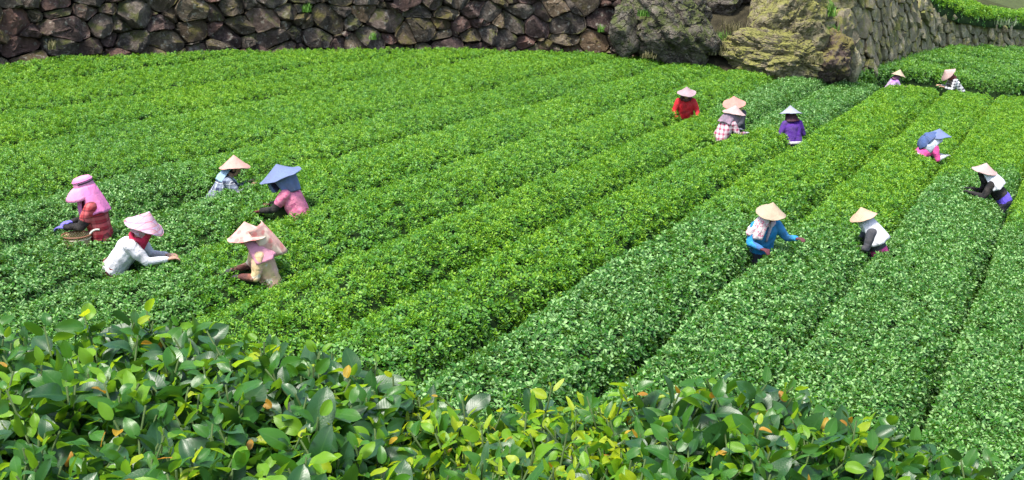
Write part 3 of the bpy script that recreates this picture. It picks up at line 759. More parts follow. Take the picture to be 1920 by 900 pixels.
def drape(name, mat, parent, c0, c1, r0, r1, a0, a1, nf=7, amp=.07, lean=0.0, bulge=.0, ragged=.02, nu=40, nv=14, seed=0, mid=None):
    """cloth hanging round an axis from c0 to c1; angles in degrees, 90 = to the front, -90 = to the back"""
    c0, c1 = Vector(c0), Vector(c1); q = Matrix.Rotation(-lean, 3, 'X'); rs = random.Random(seed); p1, p2 = rs.uniform(0, 6), rs.uniform(0, 6)
    def fn(u, v):
        a = R(a0 + (a1 - a0) * u); rx = r0[0] + (r1[0] - r0[0]) * v; ry = r0[1] + (r1[1] - r0[1]) * v
        k = 1 + bulge * math.sin(math.pi * v) + amp * v * (math.sin(nf * a + p1) + .5 * math.sin(nf * 1.9 * a + p2))
        c = c0.lerp(c1, v + ragged * v * math.sin(3 * a + p2)); return tuple(c + q @ Vector((math.cos(a) * rx * k, math.sin(a) * ry * k, 0)))
    return sheet(name, fn, nu, nv, mat, parent)
def cone_hat(mat, parent, J, tilt=0.0, roll=0.0, Rr=.235, Hh=.19, up=.03, flare=1.12, sag=.012, seed=1, sqx=1.0, flap=None, name='hat'):
    rs = random.Random(seed); p = [rs.uniform(0, 6.28) for _ in range(4)]
    seg, nr = 44, 11; V = []; F = []
    def prof(t, a):
        z = Hh * (1 - t) ** flare + (t ** 3) * (sag * math.sin(2 * a + p[0]) + sag * .6 * math.sin(3 * a + p[1]) + sag * .25 * math.sin(7 * a + p[2]))
        if flap: z += flap(t, a)
        z += .0035 * t * abs(math.sin(7 * a + p[1])); r = Rr * 1.06 * t * (1 + .02 * math.sin(2 * a + p[3])); return Vector((r * math.cos(a) * sqx, r * math.sin(a), z))
    M = Matrix.Rotation(-R(tilt), 3, 'X') @ Matrix.Rotation(R(roll), 3, 'Y')
    hd, hf = J['hd'], J['hf']; B = Matrix((hf.cross(hd), hf, hd)).transposed()
    o3 = J['head'] + hd * up
    for lay in (0, 1):
        for i in range(nr):
            t = .02 + .98 * i / (nr - 1)
            for j in range(seg):
                q = prof(t, 2 * math.pi * j / seg); q.z -= lay * .011; V.append(tuple(o3 + B @ (M @ q)))
    n1 = seg * nr
    for lay in (0, 1):
        for i in range(nr - 1):
            for j in range(seg):
                a = lay * n1 + i * seg; f = (a + j, a + (j + 1) % seg, a + seg + (j + 1) % seg, a + seg + j); F.append(f if lay == 0 else f[::-1])
    a = (nr - 1) * seg
    F += [(a + j, a + (j + 1) % seg, n1 + a + (j + 1) % seg, n1 + a + j) for j in range(seg)]
    F += [tuple(range(seg)), tuple(range(n1, n1 + seg))[::-1]]
    me = mesh(name, V, F, [mat, HATIN], sharp=60)
    mi = np.zeros(len(me.polygons), np.int32); k = (nr - 1) * seg; mi[k:2 * k] = 1; mi[-1] = 1; me.polygons.foreach_set('material_index', mi)
    o = link(name, me, parent)
    # a stitched rim and a knot at the tip
    rim = [o3 + B @ (M @ (prof(1.0, 2 * math.pi * j / 60) + Vector((0, 0, -.004)))) for j in range(60)]
    link('hat_rim', tube(rim, .006, mat, True), o)
    ap = o3 + B @ (M @ Vector((0, 0, Hh)))
    return ap, o
def tube(pts, r, mat, closed=False, seg=6):
    pts = [Vector(p) for p in pts]; n = len(pts); V = []; F = []
    for i, p in enumerate(pts):
        d = (pts[(i + 1) % n] - pts[i - 1]) if closed else (pts[min(i + 1, n - 1)] - pts[max(i - 1, 0)]); q = d.to_track_quat('Z', 'Y')
        for j in range(seg): a = 2 * math.pi * j / seg; V.append(tuple(p + q @ Vector((r * math.cos(a), r * math.sin(a), 0))))
    for i in range(n if closed else n - 1):
        a, b = i * seg, ((i + 1) % n) * seg
        F += [(a + j, a + (j + 1) % seg, b + (j + 1) % seg, b + j) for j in range(seg)]
    if not closed: F += [tuple(range(seg))[::-1], tuple(range((n - 1) * seg, n * seg))]
    return mesh('tube', V, F, [mat], True)

PEOPLE = {                                   # u, v of the canopy line in front of them, v of the hat tip, u of the hat tip
 'visor': (146, 436, 331, 151), 'white': (236, 492, 396, 280), 'plaid': (436, 350, 290, 438), 'pink': (538, 392, 307, 518), 'dress': (470, 512, 415, 458),
 'red': (1288, 208, 162, 1288), 'salmon': (1378, 232, 180, 1376), 'checkrw': (1362, 247, 197, 1380), 'purple': (1485, 253, 197, 1482), 'hood': (1750, 296, 241, 1762),
 'black': (1858, 374, 305, 1850), 'blue': (1445, 462, 379, 1450), 'shawl': (1636, 464, 388, 1614), 'lilac': (1682, 157, 130, 1688), 'bw': (1776, 165, 131, 1771)}
SPOT = {}
for k, (u, v, vt, ut) in PEOPLE.items():
    p = P(u, v); p = p + np.array([0, .12, 0]); SPOT[k] = p
    CULL.append((p[0], p[1], p[2] - .9, p[2] + .6, .17))
    CULL.append((p[0], p[1] - .1, p[2] + .03, p[2] + .6, .24))
p = P(146, 441) + np.array([-.0, -.02, 0]); CULL.append((p[0], p[1], p[2] - .14, p[2] + .5, .15)); CULL.append((p[0], p[1] - .12, p[2] + .02, p[2] + .3, .12))
n_shoots = build_rows() + build_blocks()
print('shoots', n_shoots)
def person(key, label, yaw, J, mats, dress, fat=1.0):
    fat *= 1.13
    """build in a local frame (facing +Y, feet on 0), then scale and place so that feet stand in the furrow"""
    full = dict(shirt=BLACK, sleeve=None, forearm=None, glove=SKIN, skin=SKIN, hair=HAIR, eye=EYE, lip=LIP, lower=None, trousers=TROUS, shoe=SHOE); full.update(mats)
    full['sleeve'] = full['sleeve'] or full['shirt']; full['forearm'] = full['forearm'] or full['sleeve']; full['lower'] = full['lower'] or full['shirt']
    root = empty('person'); tag(root, label, 'person', 'tea pickers at work in the rows')
    build_body(J, full, root, 1.0, fat)
    apex = dress(root, J)
    u, v, vt, ut = PEOPLE[key]; p = SPOT[key].copy(); g = p[2] - .85
    M = Matrix.Rotation(R(yaw), 3, 'Z'); a = M @ Vector(apex); S = 1.0; x, y = p[0], p[1]
    for _ in range(12):
        q = (x + a.x * S, y + a.y * S, g + a.z * S); pu, pv, d = project(q)
        x += (ut - pu) * d / FPX * .9; S += (pv - vt) * d / FPX / a.z * .9
    S = min(max(S, .76), 1.2)
    print(key, 'scale %.2f' % S, 'moved %.2f' % (x - p[0]))
    root.location = (x, y, g); root.rotation_euler = (0, 0, R(yaw)); root.scale = (S, S, S)
    return root
H_CREAM = cloth('hat_cream', (0.420, 0.334, 0.237), wr=.25); H_PINK = cloth('hat_pink', (0.487, 0.282, 0.236), wr=.25); H_SALMON = cloth('hat_salmon', (0.56, 0.24, 0.20), 'floral', (.55, .25, .2), scale=.7, wr=.2)
H_PALE = cloth('hat_palepink', (0.421, 0.300, 0.283), wr=.3); H_LILAC = cloth('hat_lilac', (0.363, 0.251, 0.275), wr=.3); H_GREY = cloth('hat_bluegrey', (.27, .29, .36), wr=.3)
H_BLUE = cloth('hat_blue', (.13, .175, .32), wr=.3); H_PLAID = cloth('hat_plaid', (0.541, 0.344, 0.369), 'plaid', (.50, .36, .5), (.55, .10, .18), scale=1.5, wr=.25); H_TAN = cloth('hat_tan', (0.487, 0.331, 0.229), wr=.3)
H_PFLOW = cloth('hat_pinkflower', (0.590, 0.344, 0.295), 'floral', (.60, .22, .20), (.72, .56, .44), scale=.6, wr=.2)

def d_visor(root, J):
    pk = cloth('visor_pink', (.72, .27, .46), wr=.2); pd = cloth('cape_pink', (.68, .20, .44), wr=.35)
    h, hd, hf = J['head'], J['hd'], J['hf']; X = hf.cross(hd)
    B = lambda x, y, z: tuple(h + X * x + hf * y + hd * z)
    # crown: flat-topped cap
    prof = [(.0, .158), (.05, .157), (.088, .148), (.104, .13), (.108, .11), (.111, .06), (.113, .03)]
    V = []; F = []; seg = 36
    for r, z in prof:
        for j in range(seg): a = 2 * math.pi * j / seg; V.append(B(r * math.cos(a), r * 1.1 * math.sin(a), z))
    for i in range(len(prof) - 1): F += [(i * seg + j, i * seg + (j + 1) % seg, (i + 1) * seg + (j + 1) % seg, (i + 1) * seg + j) for j in range(seg)]
    hat = link('sun_hat', mesh('sun_hat', V, F, [pk], sharp=50), root)
    link('hat_band', tube([B(.113 * math.cos(a), .124 * math.sin(a), .085) for a in np.linspace(R(-200), R(20), 30)], .008, BLACK), hat)
    link('hat_seam', tube([B(.112 * math.cos(a), .123 * math.sin(a), .112) for a in np.linspace(0, 2 * math.pi, 40, endpoint=False)], .006, pd, True), hat)
    def brim(u, v):
        a = R(-30 + 240 * u); k = max(0, math.sin(a)) ** .6; r = .108 + v * (.035 + .10 * k); return B(r * math.cos(a) * 1.02, r * math.sin(a) * 1.1, .045 - .035 * v - .075 * v * v * (1 + .5 * abs(math.cos(a))))
    sheet('hat_brim', brim, 40, 8, pk, hat)
    drape('neck_cape', pd, root, h + hd * .05 - hf * .01, J['neck'] - J['sd'] * .13 + J['bk'] * .035, (.108, .115), (.215, .15), -205, 25, 8, .05, J['L'] * .7, .05, .03, seed=4)
    drape('chin_veil', pd, root, h - hd * .02 + hf * .02, J['neck'] - J['sd'] * .17 + Vector((0, .13, -.02)), (.09, .095), (.10, .06), 10, 170, 5, .1, 0, .05, .04, seed=6)
    return Vector(B(0, 0, .158))
def simple(hat, **kw):
    extra = kw.pop('extra', None)
    def f(root, J):
        ap, o = cone_hat(hat, root, J, **kw)
        link('chin_strap', tube([J['head'] + J['hf'] * .02 + J['hf'].cross(J['hd']) * (.10 * math.cos(a)) - J['hd'] * (.13 * math.sin(a) - .03) for a in np.linspace(0, math.pi, 14)], .005, BLACK), root)
        if extra: extra(root, J, o)
        return ap
    return f
def scarf(mat, r1=(.19, .15), drop=.10, a=(-200, 20), top=.0, front=False, seed=2, amp=.06, top_r=(.10, .105), name='head_scarf', back=.03):
    def f(root, J, o):
        if front: drape(name, mat, root, J['head'] + J['hd'] * (.04 + top) + J['hf'] * .015, J['neck'] - J['sd'] * drop + Vector((0, .03, -.01)), top_r, r1, a[0], a[1], 7, amp, J['L'] * .8, .02, .03, seed=seed)
        else: drape(name, mat, root, J['head'] + J['hd'] * (.04 + top), J['neck'] - J['sd'] * drop + J['bk'] * back, top_r, r1, a[0], a[1], 7, amp, J['L'] * .8, .04, .03, seed=seed)
    return f
def combo(*fs):
    def f(root, J, o):
        for g in fs: g(root, J, o)
    return f
def neckscarf(mat, seed=3, r=.085):
    def f(root, J, o):
        pts = [J['neck'] + J['hd'] * .03 + Matrix.Rotation(-J['L'] * .8, 3, 'X') @ Vector((r * math.cos(a), r * 1.05 * math.sin(a) + .012, .014 * math.sin(3 * a))) for a in np.linspace(0, 2 * math.pi, 30, endpoint=False)]
        link('neck_scarf', tube(pts, .033, mat, True, 9), root)
    return f
def belt(mat, w=.05, rr=(.2, .145), up=.02):
    def f(root, J, o):
        q = Matrix.Rotation(-J['L'] * .6, 3, 'X'); c = J['hip'] + J['sd'] * up
        sheet('waist_belt', lambda u, v: tuple(c + q @ Vector((rr[0] * math.cos(2 * math.pi * u), rr[1] * math.sin(2 * math.pi * u) , (v - .5) * w * 2))), 40, 4, mat, root, .012)
    return f
def skirt(mat, top=.10, bottom=-.25, r0=(.195, .135), r1=(.25, .21)):
    def f(root, J, o):
        c0 = J['hip'] + J['sd'] * top; drape('shirt_hem', mat, root, c0, J['hip'] + Vector((0, .02, bottom)), r0, r1, -180, 180, 9, .06, J['L'] * .5, .0, .02, seed=9, nu=60)
    return f

WHITE = cloth('cloth_white', (.62, .62, .66)); RED = cloth('cloth_red', (.50, .015, .025)); REDSC = cloth('scarf_red', (.60, .03, .09)); LBLUE = cloth('cloth_lightblue', (.28, .42, .55))
PINKSHIRT = cloth('shirt_pink', (.74, .22, .34), 'floral', (.62, .12, .26), scale=.8); GREYV = cloth('veil_grey', (.20, .15, .20), 'bands', (.30, .20, .27)); PURPLE = cloth('cloth_purple', (.075, .02, .22))
WAIST_BLUE = cloth('cloth_violetblue', (.12, .08, .55)); MAG = cloth('cloth_magenta', (.72, .08, .30)); SLATE = cloth('sleeve_slate', (.05, .055, .07)); GLV_W = cloth('glove_white', (.72, .70, .66)); GLV_P = cloth('glove_violet', (.16, .14, .60)); GLV_D = cloth('glove_brown', (.10, .03, .04))

person('visor', 'person in pink visor cap with cape and red plaid shirt, picking beside a cream basket', 98, pose(9, 10, hands=((-.10, .34, .84), (.14, .30, .84))),
       dict(shirt=cloth('shirt_redplaid', (.36, .02, .035), 'plaid', (.55, .12, .13), (.05, .015, .02), scale=1.0), sleeve=BLACK, forearm=BLACK, glove=GLV_P), d_visor)
person('white', 'person in white long-sleeved shirt and tilted pink plaid hat reaching right over the bush', -88, pose(40, 4, hands=((-.12, .50, .80), (.10, .56, .82))),
       dict(shirt=WHITE, lower=WHITE, forearm=WHITE, glove=SKIN, trousers=cloth('trousers_maroon', (.07, .02, .025))),
       simple(H_PLAID, tilt=-4, Rr=.225, Hh=.2, seed=4, extra=combo(scarf(H_PLAID, (.11, .11), -.09, (-215, 35), .05, seed=8, top_r=(.14, .14), name='hat_flap', back=.02), neckscarf(REDSC), scarf(REDSC, (.10, .11), .12, (20, 160), -.02, True, seed=12, name='scarf_front'), belt(cloth('belt_brown', (.16, .05, .03)), .05))), 1.05)
person('plaid', 'person in navy plaid shirt and pale pink conical hat, reaching right', -78, pose(38, 0, hands=((-.14, .46, .92), (.16, .50, .93))),
       dict(shirt=cloth('shirt_navyplaid', (.03, .04, .09), 'plaid', (.28, .33, .42), (.55, .58, .62), scale=.75)),
       simple(H_PINK, tilt=-22, roll=-4, Rr=.235, Hh=.20, seed=7, extra=scarf(LBLUE, (.175, .15), .10, (-190, -20), seed=5)))
person('pink', 'person in short-sleeved pink shirt and wide blue hat with flaps', 80, pose(24, 8, hands=((-.14, .46, .80), (.16, .44, .82))),
       dict(shirt=PINKSHIRT, sleeve=BLACK, forearm=BLACK, glove=cloth('glove_maroon', (.10, .015, .03)), lower=PINKSHIRT, trousers=cloth('trousers_beige', (.35, .30, .25))),
       simple(H_BLUE, tilt=-5, Rr=.285, Hh=.19, seed=9, sag=.02, flap=lambda t, a: (t ** 2) * (.03 * max(0, -math.sin(a)) - .03 * max(0, math.sin(a))),
              extra=combo(scarf(H_BLUE, (.14, .13), .05, (-195, 15), .045, seed=15, amp=.10, top_r=(.19, .21), name='hat_flap'), scarf(H_BLUE, (.17, .15), -.02, (35, 150), .02, True, seed=3, top_r=(.2, .2), name='front_flap', amp=.15))))
person('dress', 'person in yellow and pink patterned smock and pink flowered hat with hanging cloth', 104, pose(20, 10, hands=((-.08, .30, .80), (.14, .38, .82))),
       dict(shirt=cloth('smock_yellow', (.68, .50, .26), 'bands', (.70, .42, .32), (.74, .66, .52)), forearm=cloth('sleeve_brown', (.22, .075, .05), 'bands', (.10, .04, .035), (.40, .22, .16)), glove=cloth('glove_dark', (.03, .03, .035))),
       simple(H_PFLOW, tilt=-12, Rr=.235, Hh=.19, seed=12, extra=combo(scarf(cloth('scarf_rose', (.62, .27, .36)), (.265, .20), .11, (-210, 40), seed=21), scarf(H_PFLOW, (.12, .26), .15, (-170, -75), .11, seed=22, top_r=(.22, .225), name='hat_cloth', back=.06))), 1.04)
person('red', 'person in bright red jacket and lilac hat facing the camera', 176, pose(14, 14, hands=((-.26, .26, .80), (.26, .30, .80))),
       dict(shirt=RED, glove=RED), simple(H_LILAC, tilt=-10, Rr=.205, Hh=.16, seed=14, flare=1.3, extra=combo(scarf(cloth('hood_dark', (.06, .02, .025)), (.14, .13), .02, (-230, 50), seed=24), neckscarf(cloth('scarf_wine', (.10, .03, .03))))))
person('salmon', 'person in salmon conical hat mostly hidden behind the checked-shirt picker', 150, pose(18, 14), dict(shirt=SLATE), simple(H_SALMON, tilt=-8, Rr=.235, Hh=.19, seed=16, extra=scarf(cloth('scarf_straw', (.42, .34, .12)), (.17, .14), .03, (-220, 40), seed=25)))
person('checkrw', 'person in red and white checked shirt and pale hat with a grey veil', -62, pose(34, 6, turn=-12, hands=((-.14, .50, .82), (.2, .44, .80))),
       dict(shirt=cloth('shirt_redwhite', (.62, .50, .53), 'plaid', (.30, .04, .10), scale=.95), glove=GLV_W),
       simple(H_PALE, tilt=-14, Rr=.24, Hh=.18, seed=18, extra=combo(scarf(GREYV, (.20, .17), .10, (-215, 35), -.02, seed=26, top_r=(.17, .17), amp=.1, name='veil'), scarf(GREYV, (.15, .15), .06, (20, 160), -.02, True, seed=27, top_r=(.16, .17), name='front_veil'))))
person('purple', 'person in deep purple shirt and blue-grey hat seen from behind', 12, pose(18, 14, hands=((-.24, .22, .80), (.24, .26, .80))),
       dict(shirt=PURPLE, lower=PURPLE, glove=GLV_W, forearm=SLATE), simple(H_GREY, tilt=-14, Rr=.25, Hh=.18, seed=20, flare=1.35, extra=combo(scarf(cloth('scarf_plum', (.05, .015, .03)), (.16, .13), .0, (-220, 40), seed=28), belt(cloth('belt_white', (.62, .6, .6)), .03, (.205, .15), -.0))), 1.02)
def d_hood(root, J):
    ap, o = cone_hat(H_BLUE, root, J, tilt=-22, Rr=.235, Hh=.15, seed=22, sag=.02)
    c = J['neck'] - J['sd'] * .03; ax = Vector((0, -.62, .78)); up = Vector((0, .78, .62)); X = Vector((1, 0, 0))
    def shell(rad, reach, low, seed):
        def fn(u, v):
            ph = 2 * math.pi * u; th = R(4 + reach * v) * (1 + low * max(0, -math.sin(ph)))
            d = ax * math.cos(th) + (X * math.cos(ph) + up * math.sin(ph)) * math.sin(th)
            k = 1 + .05 * v * (math.sin(5 * ph + seed) + .6 * math.sin(9 * ph + 2 * seed)); q = d * rad * k
            return tuple(c + Vector((q.x * .95, q.y * 1.05, q.z * 1.0)))
        return fn
    sheet('hood_cloth', shell(.27, 48, .3, 1), 56, 14, cloth('hood_blue', (.06, .10, .23)), root)
    sheet('hood_lining', shell(.248, 84, .2, 4), 56, 14, cloth('lining_white', (.50, .55, .64)), root)
    return ap
person('hood', 'person bent low under a blue cloth hood, pink top and white gloves', -84, pose(46, 0, hands=((-.12, .40, .74), (.12, .44, .76))),
       dict(shirt=MAG, glove=GLV_W, forearm=GLV_W, lower=cloth('apron_pale', (.45, .47, .5))), d_hood)
person('black', 'person in black top with white neck cloth and cream hat near the right edge', 78, pose(42, -2, hands=((-.14, .50, .82), (.16, .48, .82))),
       dict(shirt=BLACK, lower=WAIST_BLUE, glove=BLACK), simple(H_PALE, tilt=-30, Rr=.208, Hh=.16, seed=24, extra=combo(scarf(WHITE, (.27, .19), .16, (-205, -10), seed=33), scarf(BLACK, (.1, .1), .0, (0, 180), .0, True, seed=34, name='face_cloth'))))
person('blue', 'person in bright blue shirt with flowered scarf and cream hat, one hand raised right', 198, pose(20, 12, turn=0, hands=((-.36, .34, .92), (.18, .30, .80))),
       dict(shirt=cloth('shirt_blue', (.02, .22, .48), 'bands', (.03, .26, .52), (.04, .14, .36)), glove=GLV_D),
       simple(H_CREAM, tilt=-8, Rr=.198, Hh=.18, seed=26, flare=1.15, extra=combo(scarf(cloth('scarf_flowered', (.68, .55, .56), 'floral', (.62, .16, .26), (.55, .5, .52), scale=1.5), (.30, .20), .15, (-120, 62), .0, True, seed=36, name='flowered_scarf'), neckscarf(cloth('scarf_palepink', (.66, .48, .56))), scarf(cloth('scarf_lilac', (.62, .48, .62)), (.045, .09), .25, (60, 120), -.10, True, seed=38, top_r=(.05, .1), name='scarf_end'))))
person('shawl', 'person in white shawl with dark sleeves and a pink waist below a cream hat', 82, pose(26, 10, hands=((-.12, .36, .78), (.14, .40, .80))),
       dict(shirt=SLATE, sleeve=SLATE, lower=MAG, glove=BLACK), simple(H_TAN, tilt=-6, Rr=.205, Hh=.17, seed=28, extra=combo(scarf(WHITE, (.285, .215), .24, (-215, 35), .0, seed=40, amp=.04), scarf(cloth('face_white', (.6, .6, .62)), (.10, .09), .03, (15, 165), -.03, True, seed=41, name='face_cloth'))), 1.05)
person('lilac', 'person in lilac top and straw-coloured hat on the path before the far tea field', -75, pose(36, 4), dict(shirt=cloth('shirt_lilac', (.34, .16, .55), 'bands', (.44, .34, .5))), simple(H_CREAM, tilt=-10, Rr=.235, Hh=.21, seed=30, extra=scarf(cloth('scarf_mauve', (.20, .09, .16)), (.13, .12), .0, (-220, 40), seed=43)))
person('bw', 'person in black and white checked shirt, tan hat tipped forward, on the far path', 92, pose(38, 10), dict(shirt=cloth('shirt_blackwhite', (.70, .70, .72), 'plaid', (.02, .02, .04), scale=1.1)), simple(H_PALE, tilt=14, Rr=.235, Hh=.2, seed=32, extra=scarf(cloth('scarf_rust', (.16, .05, .04)), (.13, .12), .0, (-220, 40), seed=44)))

# ------------------------------------------------------------ the picking basket
def basket():
    c = P(146, 441) + np.array([0, -.05, 0]); z0 = c[2] - .33
    n = NT('bamboo_weave'); co = n.coord(); x = n.xyz(co); ang = n.math('ARCTAN2', x[1], x[0])
    wv = n.math('SINE', n.math('MULTIPLY_ADD', ang, 26.0, n.math('MULTIPLY', n.math('FLOOR', n.math('MULTIPLY', x[2], 55.0)), 3.14159)))
    n.base(n.ramp(wv, [(.0, (.34, .25, .11)), (.6, (.62, .50, .28))]), .6, .3); n.bump(wv, .6, .01); weave = n.m
    root = empty('picking_basket', (c[0], c[1], z0)); tag(root, 'cream woven basket with a brown rim in front of the pink-visor picker', 'basket')
    seg = 40; prof = [(.001, .0), (.11, .0), (.125, .05), (.14, .15), (.15, .30), (.15, .345), (.14, .345), (.138, .30), (.12, .08), (.001, .05)]
    V = [(r * math.cos(2 * math.pi * j / seg) * 1.05, r * .95 * math.sin(2 * math.pi * j / seg), z) for r, z in prof for j in range(seg)]
    F = [(i * seg + j, i * seg + (j + 1) % seg, (i + 1) * seg + (j + 1) % seg, (i + 1) * seg + j) for i in range(len(prof) - 1) for j in range(seg)]
    b = link('basket_body', mesh('basket_body', V, F, [weave], True), root)
    link('basket_rim', tube([(.152 * 1.05 * math.cos(a), .152 * .95 * math.sin(a), .348) for a in np.linspace(0, 2 * math.pi, 40, endpoint=False)], .011, plain('rim_brown', (.20, .09, .05)), True, 8), b)
    link('basket_band', tube([(.153 * 1.05 * math.cos(a), .153 * .95 * math.sin(a), .315) for a in np.linspace(0, 2 * math.pi, 40, endpoint=False)], .006, plain('band_pale', (.6, .52, .38)), True, 6), b)
    pts = [(.15 + .10 * t, .02 + .05 * t, .34 + .10 * t ** .6 - .05 * t * t) for t in np.linspace(0, 1, 12)]
    link('shoulder_strap', tube(pts, .012, plain('strap_pale', (.6, .58, .52)), False, 6), root)
    V = []; F = []
    rs = random.Random(5)
    for i in range(60):
        g, f, _ = leaf_geo(.06, .025, .3, .3, 3, 2); M = Matrix.Translation((rs.gauss(0, .05), rs.gauss(0, .05), .24 + rs.random() * .03)) @ Euler((rs.uniform(-.6, .6), rs.uniform(-.6, .6), rs.uniform(0, 6.28))).to_matrix().to_4x4(); o = len(V)
        V += [tuple(M @ Vector(q)) for q in g]; F += [tuple(o + k for k in q) for q in f]
    me = mesh('picked_leaves', V, F, [M_LEAF], True); o = link('picked_leaves', me, root); o['kind'] = 'stuff'
basket()
# ------------------------------------------------------------ the near terrace and its tea bushes
TZ = CZ - 1.85
tag(link('near_terrace', mesh('near_terrace', [(-8, -6, TZ), (8, -6, TZ), (8, 2.9, TZ - .02), (-8, 2.9, TZ - .02), (8, 3.5, TZ - 2.0), (-8, 3.5, TZ - 2.0), (8, 6, -3.0), (-8, 6, -3.0)], [(0, 1, 2, 3), (3, 2, 4, 5), (5, 4, 6, 7)], [M_SOIL])), kind='structure')
def mat_big_leaf(name, a, b, vein, rough, trans, tcol, sheen=.5):
    n = NT(name)
    lv = n.xyz(n.attr('lv', out='Vector')); oi = n.new('ShaderNodeObjectInfo'); rnd = n.math('FRACT', n.math('ADD', oi.outputs['Random'], lv[2]))
    au = n.math('ABSOLUTE', lv[0])
    ph = n.math('MULTIPLY_ADD', lv[1], 6.5, n.math('MULTIPLY', au, -1.5))
    tri = n.math('ABSOLUTE', n.math('SUBTRACT', n.math('FRACT', ph), .5))           # 0.5 on a side vein
    side = n.ramp(tri, [(.40, 0.0), (.5, 1.0)]); mid = n.ramp(au, [(.0, 1.0), (.09, 0.0)])
    vn = n.math('MAXIMUM', n.math('MULTIPLY', side, .22), mid)
    no = n.noise(26, 4, .6, n.coord())
    c = n.mix(rnd, a, b)
    c = n.mix(n.math('MULTIPLY', n.ramp(no, [(.35, 0.0), (.75, 1.0)]), .45), c, tuple(.55 * q for q in a))
    c = n.mix(n.math('MULTIPLY', vn, .45), c, vein)
    n.base(c, n.math('MULTIPLY_ADD', no, .22, rough - .1), sheen)
    hh = n.math('SUBTRACT', n.math('MULTIPLY', n.math('SINE', n.math('MULTIPLY', tri, 6.283)), .5), n.math('MULTIPLY', vn, .8))
    n.bump(n.math('MULTIPLY_ADD', no, 1.2, n.math('MULTIPLY', hh, .2)), .3, .0024)
    n.translucent(n.mix(n.math('MULTIPLY', vn, .4), tcol, tuple(.6 * q for q in tcol)), trans)
    return n.m
BL = [mat_big_leaf('old_leaf', (.013, .058, .014), (.024, .09, .018), (.055, .14, .035), .38, .18, (.12, .30, .015), .5),
      mat_big_leaf('grown_leaf', (.025, .11, .012), (.05, .165, .014), (.12, .24, .06), .34, .32, (.24, .48, .015), .45),
      mat_big_leaf('young_leaf', (.12, .29, .012), (.18, .36, .014), (.24, .38, .06), .42, .46, (.42, .64, .02), .4),
      mat_big_leaf('tip_leaf', (.27, .40, .012), (.36, .44, .016), (.36, .42, .08), .42, .46, (.58, .68, .02), .4),
      mat_big_leaf('orange_leaf', (.36, .16, .02), (.42, .30, .02), (.3, .3, .06), .5, .35, (.65, .32, .02), .35)]
M_STEM = plain('tea_stem', (.05, .09, .02), .7); M_WOOD = plain('tea_wood', (.10, .07, .045), .9)
_rs = random.Random(19)
LEAFG = []
for i in range(12):
    slim = i >= 9
    LEAFG.append(leaf_geo(1.0, (.30 if slim else _rs.uniform(.50, .64)), _rs.uniform(.05, .5), _rs.uniform(-.15, .75), 8, 4, wave=_rs.uniform(.012, .045), twist=_rs.uniform(-.7, .7), ph=_rs.uniform(0, 6)))
LEAFM = {}
def leaf_data(i, k):
    if (i, k) not in LEAFM:
        v, f, uv = LEAFG[i]; m = mesh('leaf', v, f, [BL[k]], True)
        a = m.attributes.new('lv', 'FLOAT_VECTOR', 'POINT'); a.data.foreach_set('vector', np.array([(s, t, 0) for s, t in uv], np.float32).ravel()); LEAFM[(i, k)] = m
    return LEAFM[(i, k)]
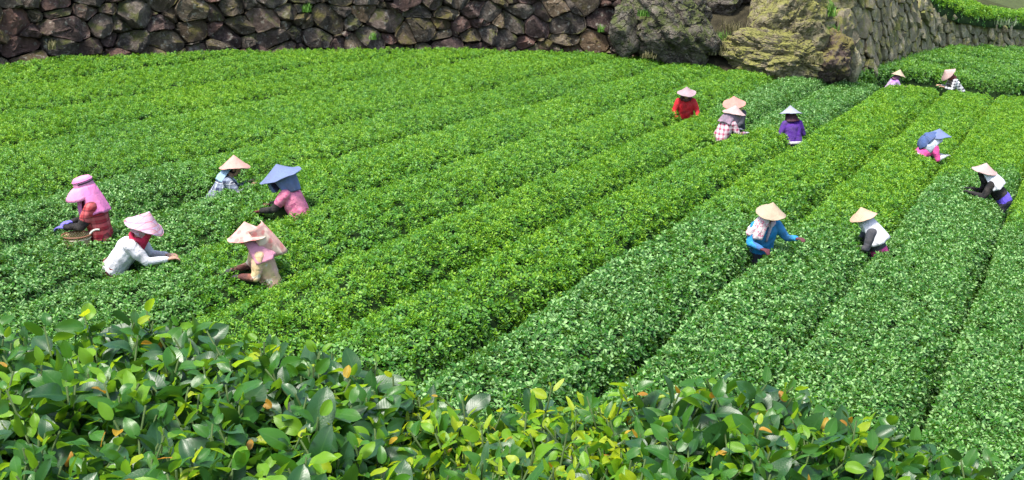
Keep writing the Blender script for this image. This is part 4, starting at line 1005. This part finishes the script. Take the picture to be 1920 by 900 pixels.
# top of the hedge as the photograph outlines it, for the back edge at 2.85 m
FG_U = [-300, 0, 120, 250, 420, 560, 680, 740, 780, 900, 1050, 1200, 1350, 1440, 1520, 1600, 1700, 1780, 1860, 1960]
FG_V = [600, 612, 622, 600, 622, 655, 690, 725, 760, 768, 752, 748, 742, 752, 775, 800, 822, 850, 890, 960]
def fg_top(u, Z):
    """height of the hedge top for a column of shoots at bearing u and distance Z"""
    zb = 2.85; p = at(u, np.interp(u, FG_U, FG_V), np.array(zb)); return p[2] + .03 * (zb - Z)
def tea_bush(label, u0, u1, nshoot, seed, kinds, slim, Lr, sharp_edge=0):
    rs = random.Random(seed); leaves = []; stems = []
    mid = at((u0 + u1) / 2, 750, np.array(2.4)); root = empty('tea_bush', (mid[0], mid[1], TZ)); tag(root, label, 'tea bush'); org = Vector(root.location)
    for k in range(nshoot):
        u = rs.uniform(u0, u1); Z = 1.75 + 1.12 * rs.random() ** .9; top = fg_top(u, Z)
        p = at(u, 450, np.array(Z)); x = p[0]; y = p[1] if False else float(ray(u, 700)[1] * Z)
        h = float(top) + rs.gauss(0, .028) - abs(rs.gauss(0, .03)) - (.0 if rs.random() < .8 else .1)
        d = Vector((rs.gauss(0, .3), rs.gauss(0, .3), 1)).normalized(); tip = Vector((x, y, h)); ln = rs.uniform(.10, .2)
        stems.append((tip - d * (ln + .25), tip)); n = rs.randint(6, 9); g = rs.uniform(0, 6.28)
        for i in range(n):
            f = i / (n - 1)                 # 0 at the tip
            g += 2.4 + rs.uniform(-.5, .5); base = tip - d * (ln * f ** 1.1)
            L = Lr * (.45 + .65 * min(1, f * 1.6)) * rs.uniform(.7, 1.35); el = R(36 - 32 * f + rs.uniform(-30, 34))
            M = Matrix.Translation(base) @ d.to_track_quat('Z', 'Y').to_matrix().to_4x4() @ Matrix.Rotation(g, 4, 'Z') @ Matrix.Translation((0, .008, 0)) @ Matrix.Rotation(el, 4, 'X') @ Matrix.Rotation(rs.gauss(0, .6), 4, 'Y') @ Matrix.Scale(L, 4)
            r = rs.random()
            age = f + rs.gauss(0, .18) + kinds
            kk = 3 if age < .14 else 2 if age < .36 else 1 if age < .66 else 0
            if r < .035 and f < .2: kk = 4; L *= .75; M = M @ Matrix.Scale(.75, 4)
            gi = rs.randrange(9, 12) if (rs.random() < slim) else rs.randrange(0, 9)
            pos = base; pu, pv, dd = project(pos)
            vis = L / dd * (1.0 + .8 * (pos.z - h + .2)) * (1 if -30 < pu < 1950 and pv < 930 else .2)
            leaves.append((vis, M, gi, kk))
    leaves.sort(key=lambda q: -q[0])
    V = []; F = []; A = []; MI = []
    for j, (vis, M, gi, kk) in enumerate(leaves):
        if j < 300:
            o = link('leaf', leaf_data(gi, kk), root); o.matrix_parent_inverse = Matrix.Translation(-org); o.matrix_basis = M
        else:
            v, f, uv = LEAFG[gi]; o = len(V); rr = rs.random()
            for q, (s, t) in zip(v, uv): V.append(tuple(M @ Vector(q) - org)); A.append((s, t, rr))
            F += [tuple(o + k for k in q) for q in f]; MI += [kk] * len(f)
    me = mesh('foliage', V, F, BL, True); me.polygons.foreach_set('material_index', np.array(MI, np.int32))
    a = me.attributes.new('lv', 'FLOAT_VECTOR', 'POINT'); a.data.foreach_set('vector', np.array(A, np.float32).ravel())
    o = link('foliage', me, root); o['kind'] = 'stuff'
    SV = []; SF = []
    for a, b in stems:
        me = tube([a - org, (a * .5 + b * .5) + Vector((rs.gauss(0, .006), rs.gauss(0, .006), 0)) - org, b - org], .0022, M_STEM, False, 5); o = len(SV)
        SV += [tuple(v.co) for v in me.vertices]; SF += [tuple(o + k for k in p.vertices) for p in me.polygons]; bpy.data.meshes.remove(me)
    o = link('twigs', mesh('twigs', SV, SF, [M_STEM], True), root); o['kind'] = 'stuff'
    # woody branches up from the ground
    ends = rs.sample(stems, min(26, len(stems)))
    for i in range(3):
        cx = float(at(u0 + (u1 - u0) * (i + .5) / 3, 750, np.array(2.3))[0]); bp = Vector((cx, 2.15, TZ))
        BV = []; BF = []
        for a, b in ends[i::3]:
            me = tube([bp - org, bp.lerp(a, .35) + Vector((rs.gauss(0, .02), rs.gauss(0, .02), .04)) - org, bp.lerp(a, .7) + Vector((0, 0, .03)) - org, a - org], .008, M_WOOD, False, 6); o = len(BV)
            BV += [tuple(v.co) for v in me.vertices]; BF += [tuple(o + k for k in p.vertices) for p in me.polygons]; bpy.data.meshes.remove(me)
        link('branch', mesh('branch', BV, BF, [M_WOOD], True), root)
    print(label, len(leaves))
tea_bush('tall dark-leaved tea bush filling the lower left corner', -260, 735, 1400, 1, .40, .0, .075)
tea_bush('yellow-green tea bush with slim young leaves at the bottom centre', 735, 1240, 760, 2, .08, .5, .066)
tea_bush('dark glossy tea bush at the bottom right, falling away to the right', 1240, 1900, 960, 3, .40, .03, .078)
